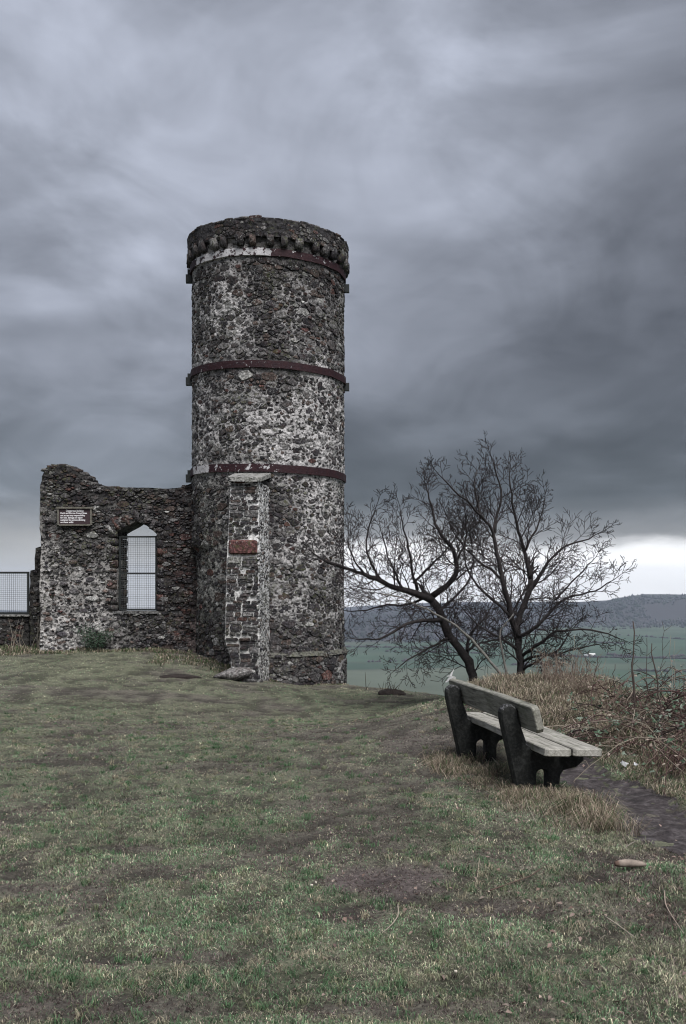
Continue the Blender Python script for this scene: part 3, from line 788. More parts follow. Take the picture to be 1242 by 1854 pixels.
sm_ = MB(); rn3 = random.Random(36)
for c in cs_:
    vs, fs = stone_geo(c, rn3.uniform(.0, .02), rn3, bmap_s); sm_.add(vs, fs, stone_tint(rn3, 1.3, 0, .4))
tag(sm_.build('side_stones', M_STONE, bt, org=BO), kind='stuff')
m = MB(); m.sm = False; m.box((0, 0, 0), (.53, .30, (zr1-zr0)*.98), Matrix.Rotation(.012, 3, 'Y'), (.072, .033, .032), bev=.03)
tag(m.build('sandstone_block', M_STONE, bt, loc=Vector(((bleft(.7)+bright(.7))/2, byf(.7)+.08, (zr0+zr1)/2))-BO), 'red sandstone block built into the front face')
# sloping cap slab, rounded at its front
cp = MB(); vs = []; n = 14; prof = []
for i in range(n+1):
    a = math.pi*i/n; prof.append((-1.812-.315*math.cos(a), byf(1.9)-.03-.13*math.sin(a)))
pts = prof+[(-1.40, 20.45), (-2.14, 20.6)]
def czz(y_): return 1.93+(y_-byf(1.9)+.2)*.16
vs = [(a, b, czz(b)-.03) for a, b in pts]+[(a, b, czz(b)+.05) for a, b in pts]; k = len(pts)
fs = [tuple(range(k-1, -1, -1)), tuple(range(k, 2*k))]+[(i, (i+1) % k, k+(i+1) % k, k+i) for i in range(k)]
cp.sm = False; cp.add(vs, fs, (.36, .36, .35)); cp.build('cap_slab', M_MORTAR, bt, org=BO)

# ------------------------------------------------------------------ the ruined wall with its pointed opening
WY = 21.7; WT = .82
def wp(px_, py_): return ((px_-CX)/F*WY, -(py_-HY)/F*WY)
outl = [(71, 1200), (73, 1120), (72, 1050), (74, 990), (72, 930), (73, 880), (76, 862), (83, 848), (95, 843), (104, 845), (112, 841), (120, 843), (134, 850), (146, 857), (154, 864), (152, 870), (166, 875), (186, 880), (205, 882), (240, 883), (285, 884), (318, 884), (338, 879), (356, 870), (361, 980), (361, 1200)]
hole = [(211, 1108), (213, 1040), (210, 990), (204, 968), (214, 960), (232, 952), (247, 944), (258, 947), (272, 957), (284, 968), (285, 1000), (283, 1060), (284, 1108)]
ol = [wp(*p) for p in outl]; hl = [wp(*p) for p in hole]
wallE = empty('ruined_wall', (-4.7, WY+.4, -1.4), 'broken rubble stone wall with pointed window opening, joined to the tower', 'wall')
WO = Vector((-4.7, WY+.4, -1.4))
def pinp(x, y, pl):
    c = False; j = len(pl)-1
    for i in range(len(pl)):
        if (pl[i][1] > y) != (pl[j][1] > y) and x < (pl[j][0]-pl[i][0])*(y-pl[i][1])/(pl[j][1]-pl[i][1])+pl[i][0]: c = not c
        j = i
    return c
def densify(pl, st, jit, seed):
    rn = random.Random(seed); out = []
    for i in range(len(pl)):
        a, b = pl[i], pl[(i+1) % len(pl)]; L = math.hypot(a[0]-b[0], a[1]-b[1]); k = max(1, int(L/st))
        for j in range(k): out.append((a[0]+(b[0]-a[0])*j/k+rn.uniform(-jit, jit), a[1]+(b[1]-a[1])*j/k+rn.uniform(-jit, jit)))
    return out
ol2 = densify(ol, .10, .012, 1); hl2 = densify(hl, .09, .012, 2)
def wall_slab(outer, hole_, y0, y1, colf, splay=0.0):
    m = MB(); loops = [outer]+([hole_] if hole_ else [])
    tri = tessellate_polygon([[Vector((a, b, 0)) for a, b in lp] for lp in loops])
    flat = [q for lp in loops for q in lp]; n = len(flat)
    # the front face: a fine sheet with relief, cut to the same outline
    rn_ = random.Random(17); st = .042; inner = []
    xa, xb = min(q[0] for q in outer), max(q[0] for q in outer); za, zb = min(q[1] for q in outer), max(q[1] for q in outer)
    x_ = xa
    while x_ < xb:
        z_ = za
        while z_ < zb:
            q = (x_+rn_.uniform(-.3, .3)*st, z_+rn_.uniform(-.3, .3)*st)
            if pinp(q[0], q[1], outer) and not (hole_ and pinp(q[0], q[1], hole_)): inner.append(q)
            z_ += st
        x_ += st
    edges = []; s_ = 0
    for lp in loops: edges += [(s_+i, s_+(i+1) % len(lp)) for i in range(len(lp))]; s_ += len(lp)
    rv, _, rf, _, _, _ = delaunay_2d_cdt([Vector(q) for q in flat+inner], edges, [], 0, 1e-5)
    front = []
    for f in rf:
        cx_ = sum(rv[i].x for i in f)/len(f); cz_ = sum(rv[i].y for i in f)/len(f)
        if pinp(cx_, cz_, outer) and not (hole_ and pinp(cx_, cz_, hole_)): front.append(f)
    fa_ = np.array([(q.x, q.y) for q in rv]); dsp = (fbm(fa_[:, 0]*5.5+40, fa_[:, 1]*7+40, 161, 5, .72)-.5)*.11
    fv = [(a, y0-d, b) for (a, b), d in zip(fa_, dsp)]
    hx = sum(q[0] for q in hole_)/len(hole_) if hole_ else 0
    nh = len(outer)
    back = [((a+(hx-a)*splay) if i >= nh else a, b-(.03 if (i >= nh and b > 0) else 0)) for i, (a, b) in enumerate(flat)]
    vs = [(a, y0, b) for a, b in flat]+[(a, y1, b) for a, b in back]
    fs = [tuple(n+i for i in reversed(t)) for t in tri]
    s0 = 0
    for lp in loops:
        L = len(lp)
        for i in range(L): fs.append((s0+i, s0+(i+1) % L, n+s0+(i+1) % L, n+s0+i))
        s0 += L
    m.sm = False; m.add(vs, fs, [colf(v[0], v[2]) for v in vs]); m.add(fv, [tuple(f) for f in front], [colf(v[0], v[2]) for v in fv]); return m
def wcol(x, z_):
    h = float(fbm(x*1.1, z_*1.1, 121, 3)); lowl = float(sstep(z_, 1.2, .2))*float(sstep(x, -4.0, -5.0))
    right = float(sstep(x, -4.0, -3.4)); k = .045+.38*max(0, h-.45)+.34*lowl*h*1.6; return (k, k*(.97-.16*right), k*(.95-.16*right))
wm = wall_slab(ol2, hl2, WY, WY+WT, wcol, .06); wm.build('wall_core', M_MORTAR, wallE, org=WO)
cw = cells(-6.5, -2.95, -1.6, 2.65, .030, .15, 2.2, lambda s, z_: .009+.022*float(sstep(z_, 1.2, .2))*float(sstep(s, -3.9, -4.9)), 41, tries=24000, inside=lambda x, y: pinp(x, y, ol) and not pinp(x, y, hl))
hole_in = [(a*.985+(-4.387)*.015, b) for a, b in hl]
cw = [c for c in cw if all(pinp(a*.97+c[0]*.03, b*.97+c[1]*.03, ol2) for a, b in c[2]) and not any(pinp(a, b, hole_in) for a, b in c[2])]
def wmap(x, z_, h): return Vector((x, WY-h, z_))
def wtint(c, rnd):
    right = float(sstep(c[0], -3.9, -3.2))*float(sstep(c[1], 1.8, .8)); lowl = float(sstep(c[1], 1.2, .2))*float(sstep(c[0], -4.0, -5.0))
    return stone_tint(rnd, .85+.6*lowl, .04+.32*right, .04+.06*lowl)
lay_stones(cw, wallE, wmap, lambda c, rnd: rnd.uniform(.0, .05), wtint, 42, lambda c: c[1] > -1.35, 300, org=WO)
# broken stones along the wall head, the arch stones and the jamb stones
rn = random.Random(9)
top = [wp(*p) for p in outl[7:24]]
td = []
for a_, b_ in zip(top[:-1], top[1:]):
    k_ = max(1, int(math.hypot(a_[0]-b_[0], a_[1]-b_[1])/.2)); td += [(a_[0]+(b_[0]-a_[0])*j/k_, a_[1]+(b_[1]-a_[1])*j/k_) for j in range(k_)]
for k, (a, b) in enumerate(td):
    for q in (0, 1, 2):
        s_ = (rn.uniform(.18, .27), .30, rn.uniform(.05, .085)); m = MB()
        if abs(b-top[0][1]) < .02 and q: continue
        rough_block(m, (0, 0, 0), s_, rn, Matrix.Rotation(rn.uniform(-.10, .10), 3, 'Y'), stone_tint(rn, .7, .04, .03), .12)
        m.build('coping_stone', M_STONE, wallE, loc=Vector((a, WY+.14+.27*q, b-.022))-WO)
for (x, z_, sx, sz) in [(104, 846, .30, .16), (118, 850, .34, .2), (140, 862, .25, .13)]:
    m = MB(); p_ = wp(x, z_); rough_block(m, (0, 0, 0), (sx, .5, sz), rn, None, stone_tint(rn, .8, .1, .05), .14); m.build('stone', M_STONE, wallE, loc=Vector((p_[0], WY+.3, p_[1]))-WO)
arch = [(204, 968), (214, 959), (232, 951), (248, 943), (262, 948), (274, 958), (285, 968)]
al = densify([wp(*p) for p in arch], .105, 0, 5)[:-9]
for i, (a, b) in enumerate(al):
    f = (a-(-4.38))/.5; an = f*.55
    m = MB(); rough_block(m, (0, 0, 0), (.095, .34, .24), rn, Matrix.Rotation(an, 3, 'Y'), stone_tint(rn, 1.2, .08, .1), .12)
    m.build('arch_stone', M_STONE, wallE, loc=Vector((a+math.sin(an)*.11, WY+.13, b+math.cos(an)*.11))-WO)
for side, xq in ((-1, 211), (1, 285)):
    z_ = wp(0, 1106)[1]
    while z_ < wp(0, 972)[1]:
        hgt = rn.uniform(.09, .19); x_ = wp(xq, 0)[0]
        for q in (0, 1, 2):
            m = MB(); L_ = rn.uniform(.16, .26); rough_block(m, (0, 0, 0), (L_, .29, hgt*.95), rn, None, stone_tint(rn, .75, .12, .04), .10)
            m.build('jamb_stone', M_STONE, wallE, loc=Vector((x_+side*(L_/2-.02)+(q*.028 if side < 0 else -q*.008), WY+.12+.27*q, z_+hgt/2))-WO)
        z_ += hgt
m = MB(); p0, p1 = wp(205, 1108), wp(288, 1108); m.sm = False
m.box(((p0[0]+p1[0])/2, WY+.36, p0[1]-.01), (p1[0]-p0[0], WT-.0, .05), col=(.15, .15, .15)); m.build('sill', M_MORTAR, wallE, org=WO)

# wire grille in the opening
def grille(x0, x1, z0, z1, y_, mids, label, sp=.047, name='window_grille', cat='grille', bar=.035):
    e = empty(name, ((x0+x1)/2, y_, z0), label, cat); O_ = Vector(((x0+x1)/2, y_, z0))
    for (c, s_, nm) in [(((x0+bar/2), y_, (z0+z1)/2), (bar, bar, z1-z0), 'frame_bar'), ((x1-bar/2, y_, (z0+z1)/2), (bar, bar, z1-z0), 'frame_bar'),
                        (((x0+x1)/2, y_, z0+bar/2), (x1-x0-2*bar, bar, bar), 'frame_bar'), (((x0+x1)/2, y_, z1-bar/2), (x1-x0-2*bar, bar, bar), 'frame_bar')] + [(((x0+x1)/2, y_, zm), (x1-x0-2*bar, bar*.9, bar*.9), 'cross_bar') for zm in mids]:
        m = MB(); m.sm = False; m.box((0, 0, 0), s_, col=(.5, .5, .5)); m.build(nm, M_IRON, e, loc=Vector(c)-O_)
    m = MB(); x = x0+bar+sp/2
    while x < x1-bar: m.tube([(x, y_+.006, z0+bar/2), (x, y_+.006, z1-bar/2)], .0036, 4, cap=False); x += sp
    q = z0+bar+sp/2
    while q < z1-bar: m.tube([(x0+bar/2, y_, q), (x1-bar/2, y_, q)], .0036, 4, cap=False); q += sp
    tag(m.build('wire_mesh', M_WIRE, e, org=O_), kind='stuff'); return e
g0 = wp(214, 1105); g1 = wp(283, 970)
grille(g0[0], g1[0], g0[1], g1[1], WY+.10, [wp(0, 1038)[1]], 'dark iron grille of square wire mesh filling the pointed window opening')

# notice board on the wall
SX0, SZ0 = wp(108, 951); SX1, SZ1 = wp(167, 921)
nb = empty('notice_board', ((SX0+SX1)/2, WY-.10, SZ0), 'small dark notice board with white lettering in a wooden frame on the wall', 'sign'); NO = Vector(((SX0+SX1)/2, WY-.10, SZ0))
def plain(name, col, rough=.6):
    m = bpy.data.materials.new(name); m.use_nodes = True; b = m.node_tree.nodes['Principled BSDF']
    b.inputs['Base Color'].default_value = (*col, 1); b.inputs['Roughness'].default_value = rough; return m
M_PANEL = plain('sign_panel_paint', (.030, .014, .018)); M_LET = plain('sign_letter_paint', (.78, .77, .80))
m = MB(); m.sm = False; m.box(((SX0+SX1)/2, WY-.09, (SZ0+SZ1)/2), (SX1-SX0-.04, .02, SZ1-SZ0-.03)); sp_ = m.build('sign_panel', M_PANEL, nb, org=NO)
for c, s_ in [((SX0, (SZ0+SZ1)/2), (.035, .06, SZ1-SZ0)), ((SX1, (SZ0+SZ1)/2), (.035, .06, SZ1-SZ0)), (((SX0+SX1)/2, SZ1+.01), (SX1-SX0+.08, .09, .035)), (((SX0+SX1)/2, SZ0), (SX1-SX0-.035, .05, .03))]:
    m = MB(); m.sm = False; m.box((0, 0, 0), s_, col=(.62, .60, .56)); m.build('frame_board', M_WOOD, nb, loc=Vector((c[0], WY-.09, c[1]))-NO)
m = MB(); m.sm = False; m.box(((SX0+SX1)/2, WY-.05, (SZ0+SZ1)/2), (SX1-SX0, .06, SZ1-SZ0-.02), col=(.3, .3, .3)); m.build('backing', M_WOOD, nb, org=NO)
lines = [('Dangerous Building', 0, .058, .79), ('Perth and Kinross Council does', -1, .049, .93), ('not accept any responsibility', -1, .049, .86), ('for loss, damage or injury', -1, .049, .78), ('sustained by anyone climbing', -1, .049, .87), ('on these walls.', -1, .049, .46)]
hgt = SZ1-SZ0-.06; wid = SX1-SX0-.09
for i, (tx, al_, sz, wf) in enumerate(lines):
    cu = bpy.data.curves.new('lettering', 'FONT'); cu.body = tx; cu.size = sz; cu.align_x = 'LEFT'; cu.offset = .0012; cu.extrude = .0015
    to = bpy.data.objects.new('lettering', cu); COL.objects.link(to); bpy.context.view_layer.update()
    dw = max(to.dimensions.x, .01); me = bpy.data.meshes.new_from_object(to); bpy.data.objects.remove(to)
    sc = wid*wf/dw*(.78 if al_ == 0 else 1)
    co = np.zeros(len(me.vertices)*3); me.vertices.foreach_get('co', co); co = co.reshape(-1, 3); co[:, 0] *= sc; co[:, 0] -= (wid*wf*.78/2 if al_ == 0 else wid/2)
    me.vertices.foreach_set('co', co.ravel()); me.materials.clear(); me.materials.append(M_LET)
    t_ = link('lettering', me, sp_, Vector(((SX0+SX1)/2, WY-.1035, SZ1-.045-.025-i*hgt/6.1))-NO); t_.rotation_euler = (R(90), 0, 0)

# stump of return wall, low wall and its fence at the left
def yp(px_, py_, yd): return ((px_-CX)/F*yd, -(py_-HY)/F*yd)
def small_wall(name, pts_px, y0, y1, label, seed, keep, tone, cap_=False):
    pl = [yp(a, b, y0) for a, b in pts_px]; cx0 = sum(p[0] for p in pl)/len(pl)
    O_ = Vector((cx0, (y0+y1)/2, -1.5)); e = empty(name, O_, label, 'wall')
    pl2 = densify(pl, .1, .012, seed)
    wall_slab(pl2, None, y0, y1, lambda x, z_: (.05, .048, .046)).build('wall_core', M_MORTAR, e, org=O_)
    xs_ = [p[0] for p in pl]; zs_ = [p[1] for p in pl]
    cc = cells(min(xs_), max(xs_), min(zs_), max(zs_), .035, .10, 1.8, lambda s, z_: .007, seed, tries=5000, inside=lambda x, y: pinp(x, y, pl))
    cc = [c for c in cc if all(pinp(a, b, pl2) for a, b in c[2])]
    lay_stones(cc, e, lambda x, z_, h: Vector((x, y0-h, z_)), lambda c, rnd: rnd.uniform(.0, .045), lambda c, rnd: stone_tint(rnd, tone, .05, .05), seed+1, lambda c: True, keep, org=O_)
    return e, O_
small_wall('wall_stump', [(53, 1200), (54, 1033), (64, 1031), (62, 1010), (65, 992), (76, 988), (76, 1200)], 22.7, 23.3, 'dark broken wall stump stepping down behind the left end of the ruined wall', 51, 120, .7)
e2, O2 = small_wall('low_wall', [(-420, 1200), (-420, 1117), (52, 1117), (52, 1200)], 22.9, 23.4, 'low dark stone wall under the wire fence at the left edge', 53, 300, .75)
a, b = yp(-420, 1115, 22.9), yp(54, 1115, 22.9)
nsl = 9
for i in range(nsl):
    m = MB(); L_ = (b[0]-a[0])/nsl; m.box((0, 0, 0), (L_-.012, .6, .045), Matrix.Rotation(random.uniform(-.01, .01), 3, 'Y'), (.26, .26, .25), bev=.012)
    m.build('coping_slab', M_MORTAR, e2, loc=Vector((a[0]+L_*(i+.5), 23.12, a[1]))-O2)
f0 = yp(-200, 1112, 23.1); f1 = yp(53, 1035, 23.1)
grille(f0[0], f1[0], f0[1], f1[1], 23.1, [], 'wire mesh fence panel in a dark frame on the low wall', .047, 'wire_fence', 'fence', .045)

# the pale slab of rock that lies at the foot of the buttress
rk = MB(); rn = random.Random(3); nlat, nlon = 9, 18; vs = []
for i in range(nlat+1):
    ph = math.pi*i/nlat
    for j in range(nlon):
        a = 2*math.pi*j/nlon; d = 1+.18*(float(fbm(math.cos(a)*2+5, math.sin(a)*2+ph*1.5+5, 141, 3))-.5)*2
        x = math.sin(ph)*math.cos(a)*.36*d; y = math.sin(ph)*math.sin(a)*.24*d; z_ = math.cos(ph)*.125*d
        if x < 0: z_ *= 1+x*1.6
        vs.append((x, y, z_+x*.12))
fs = [(i*nlon+j, i*nlon+(j+1) % nlon, (i+1)*nlon+(j+1) % nlon, (i+1)*nlon+j) for i in range(nlat) for j in range(nlon)]
rk.add(vs, [tuple(reversed(f)) for f in fs], (.105, .10, .10))
p_ = at(422, 1217, 18.85); o = rk.build('boulder', M_STONE, loc=(p_.x, p_.y-.05, gz1(p_.x, p_.y)+.09))
tag(o, 'flat pale grey boulder lying at the foot of the buttress', 'rock')

# ------------------------------------------------------------------ bench
bp0 = Vector((1.248, 7.88)); bp1 = Vector((.985, 9.40)); axd = (bp1-bp0).normalized(); per = Vector((axd.y, -axd.x))
bang = math.atan2(per.y, per.x)
FZ = -1.585                                      # ground line at the near frame
bench = empty('park_bench', (bp0.x, bp0.y, FZ), 'weathered grey plank bench on dark rounded end frames, facing the valley', 'bench')
bench.rotation_euler = (0, 0, bang)              # local x: towards the seat's front, local y: along the bench, away from the camera
LB = (bp1-bp0).length
def prism(m, poly, y0, y1, bev, col):
    """extrude a closed x-z outline along y, with softened edges"""
    n = len(poly); cx_ = sum(p[0] for p in poly)/n; cz_ = sum(p[1] for p in poly)/n
    # inward offset
    ins = []
    for i in range(n):
        a = Vector(poly[i-1]); b = Vector(poly[i]); c = Vector(poly[(i+1) % n]); d1 = (b-a).normalized(); d2 = (c-b).normalized()
        nn = Vector((-(d1.y+d2.y), d1.x+d2.x)); nn = nn.normalized() if nn.length > 1e-6 else Vector((-d1.y, d1.x)); ins.append((b.x+nn.x*bev, b.y+nn.y*bev))
    rows = [[(a, y0, b) for a, b in ins], [(a, y0+bev, b) for a, b in poly], [(a, y1-bev, b) for a, b in poly], [(a, y1, b) for a, b in ins]]
    vs = [q for r_ in rows for q in r_]; fs = []
    for r_ in range(3):
        for i in range(n): fs.append((r_*n+i, r_*n+n+i, r_*n+n+(i+1) % n, r_*n+(i+1) % n))
    tri = tessellate_polygon([[Vector((a, b, 0)) for a, b in ins]])
    fs += [tuple(t) for t in tri]+[tuple(3*n+i for i in reversed(t)) for t in tri]
    m.add(vs, fs, col)
def arc(cx_, cz_, r, a0, a1, n): return [(cx_+r*math.cos(R(a0+(a1-a0)*i/n)), cz_+r*math.sin(R(a0+(a1-a0)*i/n))) for i in range(n+1)]
def bench_frame():
    """counter-clockwise outline in x (forward) and z (up): leaning post, seat arm, two legs with an arched gap"""
    o_ = []
    o_ += [(.120, -.16), (.20, -.16), (.235, -.16), (.235, .06)]                       # rear foot
    o_ += [(q[0], q[1]) for q in arc(.280, .125, .045, 180, 0, 6)]                      # arched gap
    o_ += [(.325, .0), (.325, -.16), (.435, -.16), (.425, .06)]
    o_ += [(.432, .12), (.455, .155), (.50, .168), (.56, .178), (.622, .225), (.622, .298)]
    o_ += [(.22, .320), (.160, .37)]                                                # seat bearing surface, up to the post
    o_ += [(.092, .56)]+arc(.020, .605, .068, -8, 172, 9)+[(-.045, .56)]
    return o_
def inner_frame():
    return bench_frame()
for (yy) in (0.0, LB):
    m = MB(); prism(m, bench_frame(), yy-.048, yy+.048, .012, (.5, .5, .5)); m.sm = False
    m.build('end_frame', M_FRAME, bench)
def plank(cx_, cz_, wdt, thk, ang, y0, y1, ch=.03, tone=(1, 1, 1)):
    """a plank along y with chamfered corners at the near end, in local coordinates about its own centre"""
    m = MB(); L_ = y1-y0; a, b, t_ = wdt/2, L_/2, thk/2; e = .007
    out = [(-a+ch, -b), (a-ch, -b), (a, -b+ch), (a, b-ch), (a-ch, b), (-a+ch, b), (-a, b-ch), (-a, -b+ch)]
    # cut the long sides so that the grain bump and slight bowing read
    pts_ = []
    for i in range(8):
        p, q = out[i], out[(i+1) % 8]; k = 12 if i in (2, 6) else 1
        for j in range(k): pts_.append((p[0]+(q[0]-p[0])*j/k, p[1]+(q[1]-p[1])*j/k))
    n = len(pts_); rows = []
    for (zc, s_) in ((-t_, e), (-t_+e, 0), (t_-e, 0), (t_, e)):
        rows.append([(x*(a-s_)/a+.002*math.sin(y*5+zc*30), y*(b-s_)/b, zc+.004*math.sin(y*2.3+1)) for x, y in pts_])
    vs = [v for r_ in rows for v in r_]; fs = []
    for r_ in range(3):
        for i in range(n): fs.append((r_*n+i, r_*n+(i+1) % n, r_*n+n+(i+1) % n, r_*n+n+i))
    tri = tessellate_polygon([[Vector((p[0], p[1], 0)) for p in pts_]])
    fs += [tuple(reversed(t)) for t in tri]+[tuple(3*n+i for i in t) for t in tri]
    m.sm = False; m.add(vs, fs, tone); return m, (cx_, (y0+y1)/2, cz_), ang
Y0b, Y1b = -.36, LB+.34
seat_h = .350
for i, (cx_, wd_) in enumerate([(.29, .205), (.524, .228)]):
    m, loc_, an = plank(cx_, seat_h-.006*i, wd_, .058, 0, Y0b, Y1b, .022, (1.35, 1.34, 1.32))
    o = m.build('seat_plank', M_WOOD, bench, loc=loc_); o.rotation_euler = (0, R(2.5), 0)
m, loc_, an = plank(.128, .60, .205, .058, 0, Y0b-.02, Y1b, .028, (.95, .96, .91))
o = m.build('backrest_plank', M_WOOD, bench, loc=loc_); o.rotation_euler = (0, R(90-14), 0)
# white bird-like scrap of cloth tied to the far end of the backrest
sc = MB(); sc.sm = False
rn = random.Random(2)
def strip(m, pts_, w0, w1, col, thick=.004):
    n = len(pts_); vs = []
    for i, p in enumerate(pts_):
        p = Vector(p); d = Vector(pts_[min(i+1, n-1)])-Vector(pts_[max(i-1, 0)]); s_ = d.cross(Vector((.3, 1, .2))).normalized(); w_ = w0+(w1-w0)*i/(n-1); nr = d.cross(s_).normalized()*thick
        vs += [p-s_*w_+nr, p+s_*w_+nr, p+s_*w_-nr, p-s_*w_-nr]
    fs = [(i*4+k, i*4+(k+1) % 4, i*4+4+(k+1) % 4, i*4+4+k) for i in range(n-1) for k in range(4)]+[(3, 2, 1, 0), tuple((n-1)*4+k for k in range(4))]
    m.add(vs, fs, col)
strip(sc, [(0, 0, .0), (-.01, 0, .03), (.004, 0, .07), (.03, 0, .115)], .020, .004, (.68, .68, .70))
strip(sc, [(0, 0, .0), (-.03, 0, -.005), (-.065, 0, -.045), (-.085, -.01, -.05)], .018, .004, (.62, .62, .64))
strip(sc, [(-.015, 0, .01), (.02, 0, .012), (.055, 0, .0)], .020, .012, (.60, .60, .60))
strip(sc, [(-.015, 0, .02), (-.045, .01, .03), (-.055, .01, .02)], .012, .004, (.66, .66, .68))
bw = Vector((0, 0, 0)); ca, sa = math.cos(bang), math.sin(bang)
lx, ly = .10, Y1b-.03
sc.v = [(a*.72, b*.72, c*.72) for a, b, c in sc.v]; sc.c = [(a*.72, b*.72, c*.72) for a, b, c in sc.c]
o = sc.build('cloth_scrap', M_PLAIN, loc=(bp0.x+lx*ca-ly*sa, bp0.y+lx*sa+ly*ca, FZ+.705)); o.rotation_euler = (0, 0, .1)
tag(o, 'torn white scrap of cloth sticking up from the far end of the bench backrest', 'cloth scrap')

# ------------------------------------------------------------------ trees
BARK = (.028, .025, .026); BARKL = (.13, .125, .118)
def resample(pts_, st):
    out = [pts_[0]]
    for a, b in zip(pts_[:-1], pts_[1:]):
        L_ = (b-a).length; k = max(1, int(L_/st))
        for j in range(1, k+1): out.append(a+(b-a)*j/k)
    # soften the corners
    for _ in range(2):
        o2 = [out[0]]+[(out[i-1]+out[i]*2+out[i+1])/4 for i in range(1, len(out)-1)]+[out[-1]]; out = o2
    return out
def gnarl(pts_, amp, rn):
    out = [pts_[0]]
    for p in pts_[1:]: out.append(p+Vector((rn.uniform(-amp, amp), rn.uniform(-amp, amp), rn.uniform(-amp, amp))))
    return out
def px3(X_, Y_, dep): return at(600+X_/2.218, 780+Y_/2.218, dep)
def grow(mb, p, d, L_, r, lvl, rn, col, up=.25, sp=1.0):
    n = max(3, int(L_/.07)); pts_ = [p.copy()]; q = p.copy(); dirs = []
    for i in range(n):
        d = (d+Vector((rn.gauss(0, .095), rn.gauss(0, .095), rn.gauss(0, .095)))+Vector((0, 0, up*.16))).normalized()
        q = q+d*(L_/n); pts_.append(q.copy()); dirs.append(d.copy())
    rad = [max(r*(1-.72*i/n), .0040) for i in range(n+1)]
    mb.tube(pts_, rad, 4 if r > .008 else 3, col, cap=False)
    if lvl <= 0: return
    kids = max(3, int(n*(1.25 if lvl > 1 else 1.35)*sp)); sd_ = rn.choice((-1, 1))
    for k in range(kids):
        t = .12+.86*(k+rn.random()*.6)/kids; i = min(n-1, int(t*n)); dd = dirs[i]
        side = dd.cross(Vector((rn.gauss(0, .5), 1.0, rn.gauss(0, .5)))).normalized()*sd_; sd_ = -sd_
        side = (side+Vector((0, rn.gauss(0, .65), .12))).normalized()
        an = R(rn.uniform(28, 58)); nd = (dd*math.cos(an)+side*math.sin(an)).normalized()
        grow(mb, pts_[i+1] if i+1 < len(pts_) else pts_[-1], nd, L_*rn.uniform(.36, .68)*(1.1-.5*t), rad[i]*rn.uniform(.45, .62), lvl-1, rn, col, up, sp)
def make_tree(name, label, loc, limbs, seed, dens=1.0):
    rn = random.Random(seed); e = empty(name, loc, label, 'tree'); O_ = Vector(loc); crown = MB()
    for (nm, path, r0, r1, col, L0, L1, start, up) in limbs:
        pts_ = [px3(*p) for p in path]; pts_ = gnarl(resample(pts_, .10), .014, rn); n = len(pts_)
        rad = [r0+(r1-r0)*(i/(n-1))**.8 for i in range(n)]
        m = MB(); m.tube(pts_, [q*(1+rn.uniform(-.10, .10)) for q in rad], 9 if r0 > .04 else 6, col); m.build(nm, M_BARK, e, org=O_)
        sd_ = 1; step = 1 if dens > .6 else 3
        for i in range(int(n*start), n, step):
            d = (pts_[min(i+1, n-1)]-pts_[i-1]).normalized(); sd_ = -sd_; t = i/n
            side = d.cross(Vector((0, 1, 0))).normalized()*sd_
            side = (side+Vector((0, rn.gauss(0, .8), .12))).normalized(); an = R(rn.uniform(30, 65))
            nd = (d*math.cos(an)+side*math.sin(an)).normalized(); L_ = (L0+(L1-L0)*t)*rn.uniform(.4, 1.1)
            grow(crown, pts_[i], nd, L_, min(rad[i]*.5, .016), 2, rn, (BARK[0]*1.2, BARK[1]*1.15, BARK[2]*1.2), up)
        d = (pts_[-1]-pts_[-3]).normalized(); grow(crown, pts_[-1], d, .34, r1, 2, rn, BARK, .1)
    tag(crown.build('crown', M_TWIG, e, org=O_), kind='stuff')
D = 16.6
